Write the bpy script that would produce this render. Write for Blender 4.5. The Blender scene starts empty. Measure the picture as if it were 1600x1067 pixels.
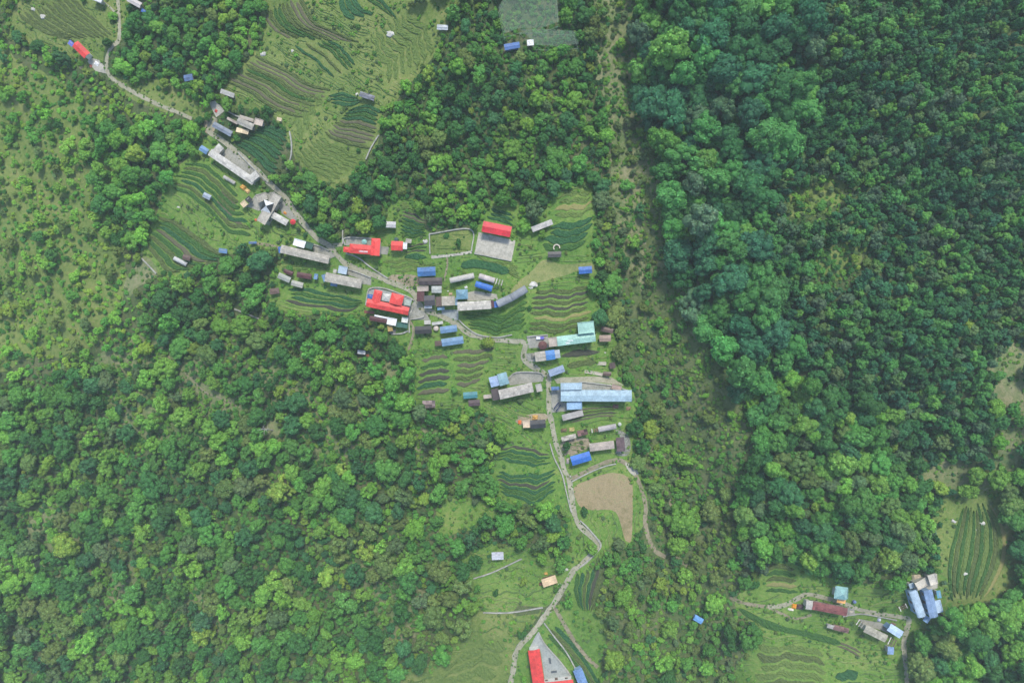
import bpy, math, random
import numpy as np
from mathutils import Vector, Matrix
from mathutils.geometry import delaunay_2d_cdt

random.seed(7); rs = np.random.RandomState(11)
scene = bpy.context.scene
R = math.radians

# ---------------------------------------------------------------- camera, sky, sun, exposure
CAMZ = 266.67
cam_d = bpy.data.cameras.new('camera'); cam_d.sensor_width = 36; cam_d.lens = 24
cam_d.clip_start = 1; cam_d.clip_end = 6000
cam = bpy.data.objects.new('camera', cam_d); scene.collection.objects.link(cam)
cam.location = (0, 0, CAMZ); scene.camera = cam
SUN_EL, SUN_AZ = 58, 12           # azimuth measured from +Y (top of the picture) towards +X
world = bpy.data.worlds.new('World'); scene.world = world; world.use_nodes = True
wn = world.node_tree.nodes; wl = world.node_tree.links
sky = wn.new('ShaderNodeTexSky'); sky.sky_type = 'NISHITA'; sky.sun_disc = False
sky.sun_elevation = R(SUN_EL); sky.sun_rotation = R(SUN_AZ); sky.air_density = 1.0; sky.dust_density = 1.5
bg = wn['Background']; bg.inputs[1].default_value = 0.10
wl.new(sky.outputs[0], bg.inputs[0])
sun_d = bpy.data.lights.new('sun', 'SUN'); sun_d.energy = 1.5; sun_d.angle = R(10); sun_d.color = (1.0, 0.95, 0.85)
sun = bpy.data.objects.new('sun', sun_d); scene.collection.objects.link(sun)
sd = Vector((math.sin(R(SUN_AZ))*math.cos(R(SUN_EL)), math.cos(R(SUN_AZ))*math.cos(R(SUN_EL)), math.sin(R(SUN_EL))))
sun.rotation_euler = sd.to_track_quat('Z', 'Y').to_euler(); sun.location = sd*300
vs = scene.view_settings; vs.view_transform = 'Standard'; vs.look = 'None'; vs.gamma = 1; vs.exposure = 1.30
vs.use_curve_mapping = False
scene.cycles.max_bounces = 6; scene.cycles.diffuse_bounces = 3; scene.cycles.transparent_max_bounces = 8
scene.cycles.volume_bounces = 0

# ---------------------------------------------------------------- the lie of the land
GY = [(532-p)*.25 for p in (1250, 1067, 800, 600, 420, 250, 0, -150)]
GX = [(p-800)*.25 for p in (1135, 1120, 1085, 1035, 1002, 1000, 968, 955)]
def sp(t, k): return k*np.logaddexp(0, t/k)
def H(x, y):
    x = np.clip(np.asarray(x, float), -700, 700); y = np.clip(np.asarray(y, float), -700, 700)
    d = x - np.interp(y, GY, GX)
    z = -0.15*sp(-(x+5), 22) - 10*np.exp(-(d/19)**2) + 0.09*sp(d-8, 14) + 0.10*y
    z = z + 0.9*np.sin(x*.071+1.3)*np.sin(y*.083+.4) + 0.5*np.sin(x*.13+y*.09) + 0.4*np.sin(y*.17-x*.06+2)
    z = z + (3.4*np.sin((x*.55+y*.85)*.085+.6)+1.8*np.sin((x*.9-y*.4)*.13+2))/(1+np.exp(-(d-45)/10))
    return z
K = 1.5/1600
def P(px, py, h=0.0):
    dx = (np.asarray(px, float)-800)*K; dy = -(np.asarray(py, float)-533.5)*K
    z = np.zeros_like(dx)
    for _ in range(14):
        dd = CAMZ - z
        z = H(dx*dd, dy*dd) + h
    dd = CAMZ - z
    return dx*dd, dy*dd, z
def mpp(z): return (CAMZ - z)*K

# ---------------------------------------------------------------- helpers
COL = scene.collection
def tag(o, label=None, cat=None, group=None, kind=None):
    if label: o['label'] = label
    if cat: o['category'] = cat
    if group: o['group'] = group
    if kind: o['kind'] = kind
    return o
def empty(name, loc):
    o = bpy.data.objects.new(name, None); COL.objects.link(o); o.location = loc; o.empty_display_size = .5
    return o
class MB:
    def __init__(s): s.v = []; s.f = []; s.t = []
    def quad(s, pts, tone=1.0):
        n = len(s.v); s.v += [tuple(p) for p in pts]; s.f.append(tuple(range(n, n+len(pts)))); s.t.append(tone)
    def box(s, M, lo, hi, tone=1.0):
        n = len(s.v); x0, y0, z0 = lo; x1, y1, z1 = hi
        s.v += [tuple(M @ Vector(p)) for p in ((x0,y0,z0),(x1,y0,z0),(x1,y1,z0),(x0,y1,z0),(x0,y0,z1),(x1,y0,z1),(x1,y1,z1),(x0,y1,z1))]
        for q in ((3,2,1,0),(4,5,6,7),(0,1,5,4),(1,2,6,5),(2,3,7,6),(3,0,4,7)): s.f.append(tuple(n+i for i in q)); s.t.append(tone)
    def tube(s, p0, p1, r0, r1, n=6, tone=1.0, cap=True):
        p0, p1 = Vector(p0), Vector(p1); d = (p1-p0).normalized()
        a = d.orthogonal().normalized(); b = d.cross(a); k = len(s.v)
        for p, r in ((p0, r0), (p1, r1)):
            for i in range(n):
                t = 2*math.pi*i/n; s.v.append(tuple(p + (a*math.cos(t)+b*math.sin(t))*r))
        for i in range(n):
            j = (i+1) % n; s.f.append((k+i, k+j, k+n+j, k+n+i)); s.t.append(tone)
        if cap: s.f.append(tuple(k+n+i for i in range(n))); s.t.append(tone)
    def mesh(s, name, mat, off=(0,0,0), smooth=False):
        m = bpy.data.meshes.new(name)
        o = Vector(off); m.from_pydata([(x-o.x, y-o.y, z-o.z) for x, y, z in s.v], [], s.f)
        a = m.attributes.new('tone', 'FLOAT', 'FACE'); a.data.foreach_set('value', s.t)
        m.materials.append(mat)
        if smooth: m.polygons.foreach_set('use_smooth', [True]*len(m.polygons))
        return m
    def build(s, name, mat, parent=None, smooth=False):
        off = parent.location if parent is not None else (0,0,0)
        p = parent
        base = Vector(off)
        while p is not None and p.parent is not None: p = p.parent; base = base + p.location
        o = bpy.data.objects.new(name, s.mesh(name, mat, base, smooth)); COL.objects.link(o)
        if parent is not None: o.parent = parent
        return o
def centred(o):
    """move a top-level mesh's origin to its middle, base level"""
    m = o.data; n = len(m.vertices); c = np.empty(n*3); m.vertices.foreach_get('co', c); c = c.reshape(-1, 3)
    b = np.array([(c[:,0].min()+c[:,0].max())/2, (c[:,1].min()+c[:,1].max())/2, c[:,2].min()])
    m.vertices.foreach_set('co', (c-b).ravel()); o.location = Vector(b); m.update(); return o
# ---------------------------------------------------------------- materials
MATS = {}
def nodes(name):
    m = bpy.data.materials.new(name); m.use_nodes = True
    n = m.node_tree.nodes; l = m.node_tree.links; b = n['Principled BSDF']
    b.inputs['Specular IOR Level'].default_value = 0.25
    return m, n, l, b
def ramp(n, l, src, stops):
    r = n.new('ShaderNodeValToRGB'); e = r.color_ramp.elements
    while len(e) < len(stops): e.new(0.5)
    for i, (p, c) in enumerate(stops): e[i].position = p; e[i].color = (*c, 1)
    l.new(src, r.inputs[0]); return r.outputs[0]
def noise(n, l, scale, detail=4, rough=.6, vec=None, dist=0):
    t = n.new('ShaderNodeTexNoise'); t.inputs['Scale'].default_value = scale; t.inputs['Detail'].default_value = detail
    t.inputs['Roughness'].default_value = rough; t.inputs['Distortion'].default_value = dist
    if vec is not None: l.new(vec, t.inputs['Vector'])
    return t.outputs['Fac']
def mixc(n, l, f, a, b, mode='MIX'):
    x = n.new('ShaderNodeMix'); x.data_type = 'RGBA'; x.blend_type = mode
    for sock, v in ((x.inputs[0], f), (x.inputs[6], a), (x.inputs[7], b)):
        if isinstance(v, (int, float)): sock.default_value = v
        elif isinstance(v, tuple): sock.default_value = (*v, 1) if len(v) == 3 else v
        else: l.new(v, sock)
    return x.outputs[2]
def mulv(n, l, col, val):
    """colour times a 0..n value socket"""
    x = n.new('ShaderNodeVectorMath'); x.operation = 'SCALE'; l.new(col, x.inputs[0]); l.new(val, x.inputs['Scale']); return x.outputs[0]
def pos(n): return n.new('ShaderNodeNewGeometry').outputs['Position']
def bump(n, l, b, h, strength=.4, dist=.2):
    x = n.new('ShaderNodeBump'); x.inputs['Strength'].default_value = strength; x.inputs['Distance'].default_value = dist
    l.new(h, x.inputs['Height']); l.new(x.outputs[0], b.inputs['Normal'])
def M_ground(name, cols, s1=.05, s2=.9, rough=.95, bs=.6):
    """two scales of noise over three or four earth/grass colours"""
    if name in MATS: return MATS[name]
    m, n, l, b = nodes(name); p = pos(n)
    f1 = noise(n, l, s1, 5, .65, p, .4); f2 = noise(n, l, s2, 4, .7, p)
    mx = n.new('ShaderNodeMath'); mx.operation = 'MULTIPLY_ADD'; mx.inputs[1].default_value = .55; l.new(f2, mx.inputs[0])
    m2 = n.new('ShaderNodeMath'); m2.operation = 'MULTIPLY'; m2.inputs[1].default_value = .5; l.new(f1, m2.inputs[0]); l.new(m2.outputs[0], mx.inputs[2])
    k = len(cols); c = ramp(n, l, mx.outputs[0], [(.36+.30*i/(k-1), q) for i, q in enumerate(cols)])
    f3 = noise(n, l, 3.0, 3, .7, p)
    v = ramp(n, l, f3, [(.3, (.72,)*3), (.7, (1.22,)*3)])
    l.new(mixc(n, l, 1.0, c, v, 'MULTIPLY'), b.inputs['Base Color']); b.inputs['Roughness'].default_value = rough
    b.inputs['Specular IOR Level'].default_value = 0.1
    bump(n, l, b, f2, bs, .5); MATS[name] = m; return m
def M_leaf():
    m, n, l, b = nodes('leaf')
    a = n.new('ShaderNodeAttribute'); a.attribute_type = 'INSTANCER'; a.attribute_name = 'tint'
    v = n.new('ShaderNodeAttribute'); v.attribute_type = 'GEOMETRY'; v.attribute_name = 'var'
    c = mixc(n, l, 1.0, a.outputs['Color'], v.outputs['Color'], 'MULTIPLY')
    l.new(c, b.inputs['Base Color']); b.inputs['Roughness'].default_value = .65; b.inputs['Specular IOR Level'].default_value = .15
    t = n.new('ShaderNodeBsdfTranslucent'); l.new(c, t.inputs[0])
    x = n.new('ShaderNodeMixShader'); x.inputs[0].default_value = .28
    l.new(b.outputs[0], x.inputs[1]); l.new(t.outputs[0], x.inputs[2]); l.new(x.outputs[0], n['Material Output'].inputs[0])
    return m
def M_bark():
    m, n, l, b = nodes('bark'); f = noise(n, l, 3, 4)
    l.new(ramp(n, l, f, [(.3, (.05,.04,.03)), (.7, (.14,.12,.10))]), b.inputs['Base Color']); b.inputs['Roughness'].default_value = .9
    return m
def M_crop(name, c1, c2):
    if name in MATS: return MATS[name]
    m, n, l, b = nodes(name); p = pos(n)
    f = noise(n, l, 1.4, 5, .7, p)
    c = ramp(n, l, f, [(.32, c1), (.68, c2)])
    l.new(c, b.inputs['Base Color']); b.inputs['Roughness'].default_value = .85; b.inputs['Specular IOR Level'].default_value = .1
    bump(n, l, b, noise(n, l, 3.5, 3, .7, p), .7, .35); MATS[name] = m; return m
def M_roof(col, kind='metal', dirt=.35):
    key = ('roof', col, kind, dirt)
    if key in MATS: return MATS[key]
    m, n, l, b = nodes('roof_'+kind); p = pos(n)
    t = n.new('ShaderNodeAttribute'); t.attribute_name = 'tone'
    if kind == 'slate':
        f = noise(n, l, .55, 6, .75, p, .5); g = noise(n, l, 2.6, 4, .7, p)
        c = mixc(n, l, dirt, (*col, 1), ramp(n, l, f, [(.33, tuple(x*.42 for x in col)), (.5, col), (.66, tuple(min(.8, x*1.6+.03) for x in col))]))
        c = mixc(n, l, .5, c, ramp(n, l, g, [(.35, tuple(x*.55 for x in col)), (.6, tuple(x*1.3 for x in col))]))
        b.inputs['Roughness'].default_value = .9
    else:
        f = noise(n, l, .35, 5, .7, p, 1.0)
        rust = (col[0]*.45+.05, col[1]*.45+.035, col[2]*.45+.03)
        c = mixc(n, l, ramp(n, l, f, [(.42, (0,)*3), (.72, (dirt,)*3)]), (*col, 1), (*rust, 1))
        g = noise(n, l, 2.2, 3, .7, p)
        c = mixc(n, l, 1.0, c, ramp(n, l, g, [(.3, (.74,)*3), (.7, (1.16,)*3)]), 'MULTIPLY')
        fd = noise(n, l, .16, 3, .6, p, .8); c = mixc(n, l, 1.0, c, ramp(n, l, fd, [(.35, (.80,.82,.84)), (.65, (1.10,1.09,1.08))]), 'MULTIPLY')
        b.inputs['Roughness'].default_value = .5; b.inputs['Specular IOR Level'].default_value = .3
    l.new(mulv(n, l, c, t.outputs['Fac']), b.inputs['Base Color'])
    MATS[key] = m; return m
def M_plain(col, rough=.8, var=.25, scale=1.2):
    key = ('plain', col, rough, var)
    if key in MATS: return MATS[key]
    m, n, l, b = nodes('painted'); p = pos(n)
    t = n.new('ShaderNodeAttribute'); t.attribute_name = 'tone'
    f = noise(n, l, scale, 5, .7, p)
    c = ramp(n, l, f, [(.3, tuple(x*(1-var) for x in col)), (.7, tuple(min(.85, x*(1+var*.6)) for x in col))])
    l.new(mulv(n, l, c, t.outputs['Fac']), b.inputs['Base Color']); b.inputs['Roughness'].default_value = rough
    MATS[key] = m; return m
def M_stone(name, cols, vs=1.6, rough=.9):
    if name in MATS: return MATS[name]
    m, n, l, b = nodes(name); p = pos(n)
    w = n.new('ShaderNodeTexVoronoi'); w.inputs['Scale'].default_value = vs; l.new(p, w.inputs['Vector'])
    sx = n.new('ShaderNodeSeparateColor'); l.new(w.outputs['Color'], sx.inputs[0])
    f = noise(n, l, .25, 6, .75, p, .6)
    c = mixc(n, l, .3, ramp(n, l, f, [(.32+.36*i/(len(cols)-1), q) for i, q in enumerate(cols)]), ramp(n, l, sx.outputs[0], [(0, cols[0]), (1, cols[-1])]))
    g = noise(n, l, .9, 6, .8, p, 1.2); c = mixc(n, l, 1.0, c, ramp(n, l, g, [(.36, (.62,.64,.60)), (.5, (1.0,)*3), (.7, (1.08,)*3)]), 'MULTIPLY')
    l.new(c, b.inputs['Base Color']); b.inputs['Roughness'].default_value = rough
    bump(n, l, b, w.outputs['Distance'], .3, .1); MATS[name] = m; return m
def M_glass():
    m, n, l, b = nodes('window_glass'); b.inputs['Base Color'].default_value = (.03, .04, .05, 1); b.inputs['Roughness'].default_value = .12
    b.inputs['Specular IOR Level'].default_value = .6; return m
LEAF, BARK, GLASS = M_leaf(), M_bark(), M_glass()
GRASS = dict(
  scrub=M_ground('scrub_ground', [(.040,.080,.028), (.060,.105,.035), (.095,.125,.05), (.14,.145,.075)], .045, .8),
  meadow=M_ground('meadow_grass', [(.064,.148,.030), (.100,.205,.040), (.145,.245,.052), (.205,.262,.075)], .05, .7),
  bright=M_ground('bright_grass', [(.05,.15,.025), (.075,.20,.03), (.12,.24,.04), (.16,.25,.06)], .06, .8),
  olive=M_ground('olive_grass', [(.080,.140,.034), (.125,.190,.048), (.168,.222,.064), (.23,.245,.09)], .06, .7),
  gully=M_ground('gully_grass', [(.050,.095,.032), (.078,.125,.042), (.115,.150,.058), (.165,.180,.088)], .06, .9),
  straw=M_ground('straw_grass', [(.085,.15,.055), (.13,.185,.07), (.19,.215,.10), (.27,.26,.15)], .07, .6),
  hay=M_ground('hay_meadow', [(.13,.18,.06), (.19,.23,.08), (.24,.26,.10), (.29,.28,.12)], .05, .5),
  soil=M_ground('bare_soil', [(.17,.165,.075), (.245,.21,.11), (.31,.25,.145), (.25,.245,.115)], .05, .5),
  dirt=M_ground('dirt_yard', [(.15,.16,.09), (.24,.21,.14), (.33,.28,.19), (.38,.33,.24)], .09, .8),
  scree=M_ground('scree', [(.12,.14,.11), (.20,.21,.18), (.30,.30,.27), (.4,.39,.36)], .2, 1.5),
)
CONC = M_stone('worn_concrete', [(.20,.21,.18), (.30,.30,.26), (.38,.37,.32)], .9)
CONC_PALE = M_stone('pale_concrete', [(.27,.27,.23), (.42,.40,.34), (.50,.48,.41)], .9)
CONC_GREY = M_stone('grey_concrete', [(.22,.25,.24), (.30,.33,.32), (.37,.39,.37)], .5)
PATH = M_stone('path_paving', [(.23,.23,.155), (.32,.31,.22), (.41,.39,.295)], 1.1)
TRAIL = M_stone('dirt_trail', [(.17,.155,.095), (.24,.215,.14), (.32,.28,.20)], .8)
STONE = M_stone('dry_stone', [(.22,.23,.20), (.34,.34,.30), (.46,.45,.40)], 2.2)

# ---------------------------------------------------------------- terrain
def axis(a, b, far, step):
    core = np.arange(a, b+step/2, step); g = []; d = step; x = b
    while x < far: d *= 1.35; x += d; g.append(x)
    g = np.array(g); return np.concatenate([(a-(g-b))[::-1], core, g])
def terrain():
    xs = axis(-240, 250, 2200, 1.0); ys = axis(-170, 170, 2200, 1.0)
    X, Y = np.meshgrid(xs, ys); Z = H(X, Y); nx, ny = len(xs), len(ys)
    v = np.stack([X, Y, Z], -1).reshape(-1, 3)
    i = np.arange(nx*ny).reshape(ny, nx)
    f = np.stack([i[:-1,:-1], i[:-1,1:], i[1:,1:], i[1:,:-1]], -1).reshape(-1, 4)
    m = bpy.data.meshes.new('hillside'); m.vertices.add(len(v)); m.vertices.foreach_set('co', v.ravel())
    m.loops.add(f.size); m.loops.foreach_set('vertex_index', f.ravel()); m.polygons.add(len(f))
    m.polygons.foreach_set('loop_start', np.arange(0, f.size, 4)); m.polygons.foreach_set('use_smooth', np.ones(len(f), bool))
    m.update(); m.materials.append(GRASS['scrub'])
    o = bpy.data.objects.new('hillside', m); COL.objects.link(o)
    tag(o, 'steep green hillside of scrub under the whole village', 'hillside', kind='structure')
terrain()

# raster of the picture plane: where the ground is taken (2 px cells, 100 px margin)
RX0, RY0, RC = -100, -100, 2
RW, RH = 900, 634
gx = RX0 + RC*(np.arange(RW)+.5); gy = RY0 + RC*(np.arange(RH)+.5); GXX, GYY = np.meshgrid(gx, gy)
def inpoly(poly, X=None, Y=None):
    if X is None: X, Y = GXX, GYY
    c = np.zeros(X.shape, bool); n = len(poly)
    for i in range(n):
        x0, y0 = poly[i]; x1, y1 = poly[(i+1) % n]
        if y0 == y1: continue
        c ^= ((y0 > Y) != (y1 > Y)) & (X < (x1-x0)*(Y-y0)/(y1-y0)+x0)
    return c
HARD = np.zeros((RH, RW), bool); SOFT = np.zeros((RH, RW), bool)
def spline(pts, step=4.0, closed=False):
    p = np.array(pts, float); n = len(p); out = []
    rng = range(n if closed else n-1)
    for i in rng:
        p1, p2 = p[i % n], p[(i+1) % n]
        p0 = p[(i-1) % n] if closed or i > 0 else 2*p1-p2
        p3 = p[(i+2) % n] if closed or i+2 < n else 2*p2-p1
        k = max(1, int(np.hypot(*(p2-p1))/step))
        for j in range(k):
            t = j/k
            out.append(.5*((2*p1)+(-p0+p2)*t+(2*p0-5*p1+4*p2-p3)*t*t+(-p0+3*p1-3*p2+p3)*t**3))
    if not closed: out.append(p[-1])
    return np.array(out)
def patch(name, poly, mat, label, cat, dz=.06, step=2.0, wob=2.0, soft=True, smooth=True, kind='structure', block=True):
    q = spline(poly, 5, True) if smooth else np.concatenate([np.linspace(poly[i], poly[(i+1) % len(poly)], max(2, int(math.dist(poly[i], poly[(i+1) % len(poly)])/5)), endpoint=False) for i in range(len(poly))])
    if wob:
        n = len(q); w = np.convolve(np.tile(rs.randn(n), 3), [.2,.3,.3,.2], 'same')[n:2*n]*wob
        t = np.roll(q, -1, 0)-np.roll(q, 1, 0); t /= np.maximum(1e-6, np.hypot(t[:,0], t[:,1]))[:,None]
        q = q + np.stack([t[:,1], -t[:,0]], 1)*w[:,None]
    pl = [tuple(a) for a in q]
    if block: (SOFT if soft else HARD)[inpoly(pl)] = True
    x, y, z = P(q[:,0], q[:,1]); n = len(x)
    g = np.stack(np.meshgrid(np.arange(x.min(), x.max(), step), np.arange(y.min(), y.max(), step)), -1).reshape(-1, 2)
    g = g + rs.uniform(-.3, .3, g.shape)*step
    g = g[inpoly(list(zip(x, y)), g[:,0], g[:,1])]
    V = [Vector(a) for a in zip(x, y)] + [Vector(a) for a in g]
    r = delaunay_2d_cdt(V, [(i, (i+1) % n) for i in range(n)], [], 1, 1e-4)
    vv = np.array([tuple(a) for a in r[0]]); zz = H(vv[:,0], vv[:,1]) + dz
    b = MB(); b.v = [tuple(a) for a in np.column_stack([vv, zz])]; b.f = [tuple(f) for f in r[2]]; b.t = [1.0]*len(b.f)
    o = b.build(name, mat, None, True)
    return tag(o, label, cat, kind=kind)
VERGES = []
def ribbon(name, pts, w, mat, label, cat, dz=.16, edge=None, kind='structure', hard=True, wvar=.16, step=3.0, rise=None, group=None):
    """a strip that follows the ground; rise makes it a wall"""
    q = spline(pts, step); x, y, z = P(q[:,0], q[:,1])
    t = np.stack([np.gradient(x), np.gradient(y)], 1); t /= np.maximum(1e-6, np.hypot(t[:,0], t[:,1]))[:,None]
    nrm = np.stack([-t[:,1], t[:,0]], 1); n = len(x)
    wm = w*mpp(z)/2*(1+wvar*np.convolve(rs.randn(n), [.3,.4,.3], 'same'))
    if hard:
        for (a, b_) in q:
            i = int((b_-RY0)/RC); j = int((a-RX0)/RC); k = max(1, int(round(w/2/RC)))
            HARD[max(0,i-k):i+k+1, max(0,j-k):j+k+1] = True
    if rise is None: VERGES.append((q, w))
    b = MB(); top = rise if rise else dz; cs = (-1, -.5, 0, .5, 1) if rise is None else (-1, 1)
    rows = []
    hz = top + (rs.uniform(-.12, .12, n)*top if rise else np.zeros(n))
    for c in cs:
        px_, py_ = x+nrm[:,0]*wm*c, y+nrm[:,1]*wm*c
        zz = H(px_, py_) + hz; rows.append(np.stack([px_, py_, zz], 1))
    lo = [rows[0].copy(), rows[-1].copy()]
    for a in lo: a[:,2] -= top+.35
    allr = [lo[0]] + rows + [lo[1]]
    base = 0
    for a in allr: b.v += [tuple(p) for p in a]
    for r_ in range(len(allr)-1):
        for i in range(n-1):
            k0 = r_*n+i; b.f.append((k0, k0+1, k0+n+1, k0+n)); b.t.append(1.0 if not rise else random.uniform(.85, 1.15))
    o = b.build(name, mat)
    if rise: centred(o)
    tag(o, label, cat, group, kind)
    if edge:
        for s in (-1, 1):
            e = MB(); er = []
            for c in (s*.98, s*1.12):
                px_, py_ = x+nrm[:,0]*wm*c, y+nrm[:,1]*wm*c
                er.append(np.stack([px_, py_, H(px_, py_)+dz+.10], 1))
            l0, l1 = er[0].copy(), er[1].copy(); l0[:,2] -= .5; l1[:,2] -= .7
            rr = [l0, er[0], er[1], l1]
            for a in rr: e.v += [tuple(p) for p in a]
            for k in range(3):
                for i in range(n-1): e.f.append((k*n+i, k*n+i+1, k*n+n+i+1, k*n+n+i)); e.t.append(1.0)
            e.build('path_edging', edge, o)
    return o

# ---------------------------------------------------------------- open ground
patch('meadow', [(405,-60),(705,-60),(702,40),(680,85),(650,120),(615,160),(600,182),(590,225),(570,252),(545,280),(520,298),(492,285),(470,262),(455,235),(425,180),(350,165),(342,140),(365,112),(395,80),(408,30)], GRASS['olive'], 'broad olive meadow holding the upper terraces above the main path', 'meadow')
patch('meadow', [(330,212),(300,240),(262,280),(248,330),(220,390),(236,425),(280,434),(330,408),(352,398),(430,388),(460,375),(480,368),(440,322),(400,285),(350,235)], GRASS['meadow'], 'green terraced meadow below the long grey lodges', 'meadow')
patch('meadow', [(480,362),(540,374),(585,350),(612,312),(660,318),(670,362),(740,356),(760,318),(806,316),(830,350),(866,300),(925,288),(932,400),(940,440),(936,500),(966,520),(966,590),(992,610),(992,700),(1004,730),(1012,800),(985,850),(955,862),(928,885),(915,950),(895,940),(872,905),(884,850),(872,795),(776,788),(770,720),(790,688),(762,650),(652,642),(640,560),(572,504),(430,482),(428,424)], GRASS['meadow'], 'green village meadow between the lodges and sheds', 'meadow')
patch('meadow', [(15,20),(60,-40),(205,-40),(190,60),(165,72),(160,100),(130,112),(92,84),(15,62)], GRASS['olive'], 'pale olive slope around the lone red-roofed house', 'meadow')
patch('meadow', [(176,122),(230,122),(290,140),(332,166),(318,186),(280,182),(210,156)], GRASS['olive'], 'small grassy clearing along the upper path', 'meadow')
patch('meadow', [(1150,938),(1196,890),(1240,878),(1330,912),(1420,900),(1478,902),(1482,960),(1425,1010),(1420,1090),(1160,1090),(1172,990)], GRASS['meadow'], 'grassy clearing around the lower hamlet', 'meadow')
patch('meadow', [(1458,800),(1492,766),(1562,764),(1594,840),(1592,905),(1548,946),(1470,955)], GRASS['olive'], 'grassy margin around the striped field beyond the lower hamlet', 'meadow')
patch('meadow', [(684,784),(730,776),(772,786),(770,815),(720,830),(688,835)], GRASS['meadow'], 'small bright clearing among the dark trees', 'meadow')
patch('meadow', [(722,865),(760,850),(800,852),(845,862),(875,880),(870,920),(846,950),(760,955),(725,910)], GRASS['meadow'], 'rough meadow around the pale tin hut', 'meadow')
patch('meadow', [(610,1090),(640,1045),(690,1030),(745,950),(800,945),(845,950),(815,1000),(800,1040),(790,1090)], GRASS['olive'], 'pale rough pasture beside the lowest stretch of path', 'meadow')
patch('meadow', [(862,950),(905,940),(945,965),(940,1040),(930,1090),(810,1090),(806,1020),(830,992)], GRASS['meadow'], 'grassy ground around the lowest red-roofed compound', 'meadow')
patch('grass_strip', [(926,-40),(980,-40),(992,50),(1000,140),(1012,190),(1036,250),(1046,310),(1030,360),(1014,410),(1000,460),(972,400),(958,330),(950,200),(932,80)], GRASS['straw'], 'pale dry grass strip running down the gully', 'grass', wob=7, block=False)
patch('grass_strip', [(1002,300),(1030,330),(1050,420),(1075,500),(1110,590),(1120,640),(1080,600),(1040,520),(1010,430)], GRASS['gully'], 'dull olive scrub grass on the gully flank', 'grass', wob=4, dz=.09, block=False)
patch('grass_strip', [(1550,545),(1650,545),(1640,650),(1606,730),(1572,755),(1538,720),(1552,640)], GRASS['straw'], 'dry bare strip at the edge of the far forest', 'grass', wob=4)
patch('grass_strip', [(1225,300),(1300,275),(1320,300),(1290,330),(1240,340)], GRASS['olive'], 'dry grassy gap high in the far forest', 'grass', wob=5, block=False)
patch('grass_strip', [(1280,390),(1330,380),(1345,410),(1310,440),(1280,430)], GRASS['olive'], 'olive grassy gap lower in the far forest', 'grass', wob=5, block=False)
patch('grass_strip', [(1425,735),(1500,712),(1556,735),(1545,772),(1480,772)], GRASS['straw'], 'dry clearing above the striped field', 'grass', wob=4)
patch('grass_strip', [(0,110),(60,130),(150,170),(140,220),(80,230),(20,200),(-40,150)], GRASS['olive'], 'open olive grass patch below the lone red house', 'grass', wob=6, dz=.09, block=False)
patch('grass_strip', [(60,240),(150,230),(180,280),(130,340),(70,350),(20,300)], GRASS['olive'], 'open grass with scattered bright bushes', 'grass', wob=6, dz=.09, block=False)
patch('hay_meadow', [(852,406),(868,410),(880,414),(925,410),(928,424),(905,424),(870,434),(835,444),(812,450),(798,458),(804,446),(830,424),(842,412)], GRASS['hay'], 'yellowed hay meadow above the curved grey roof', 'meadow', dz=.10, wob=1)
patch('bare_field', [(897,762),(920,749),(940,741),(962,739),(980,744),(988,757),(988,800),(987,835),(984,848),(977,844),(970,820),(962,800),(948,796),(924,796),(905,790)], GRASS['soil'], 'bare tan soil field ringed by a curved path', 'field', dz=.11, wob=.6)
patch('dry_slope', [(195,440),(222,402),(240,412),(246,432),(215,450),(198,468)], GRASS['straw'], 'dry grass slope under the lowest terraces', 'grass', dz=.10, wob=1.5)
patch('lawn', [(671,366),(735,359),(736,393),(672,397)], GRASS['olive'], 'fenced square lawn beside the concrete court', 'lawn', dz=.11, wob=.3, smooth=False)
patch('dirt_yard', [(612,430),(652,432),(652,446),(616,446),(606,440)], GRASS['dirt'], 'tan dirt beds beside the black shed', 'yard', dz=.11, wob=.6)
patch('dirt_yard', [(878,690),(918,684),(918,700),(890,712),(880,706)], GRASS['dirt'], 'tan dirt yard above the bright blue shed', 'yard', dz=.11, wob=.8)
patch('dirt_yard', [(808,650),(852,646),(854,656),(812,664)], GRASS['dirt'], 'earthen yard behind the black-roofed hut', 'yard', dz=.11, wob=.8)
patch('dirt_yard', [(326,186),(340,186),(334,205),(322,208),(318,196)], GRASS['dirt'], 'worn grassy yard by the topmost courtyard', 'yard', dz=.11, wob=.8)
patch('scree', [(962,672),(980,680),(986,700),(980,712),(962,708),(974,690)], GRASS['scree'], 'grey scree behind the brown shed', 'scree', dz=.12, wob=1)
patch('concrete_slab', [(977,722),(990,728),(998,740),(990,742),(980,732)], CONC_PALE, 'pale broken slab at the bend above the bare field', 'slab', dz=.2, wob=.8, soft=False)
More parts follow.
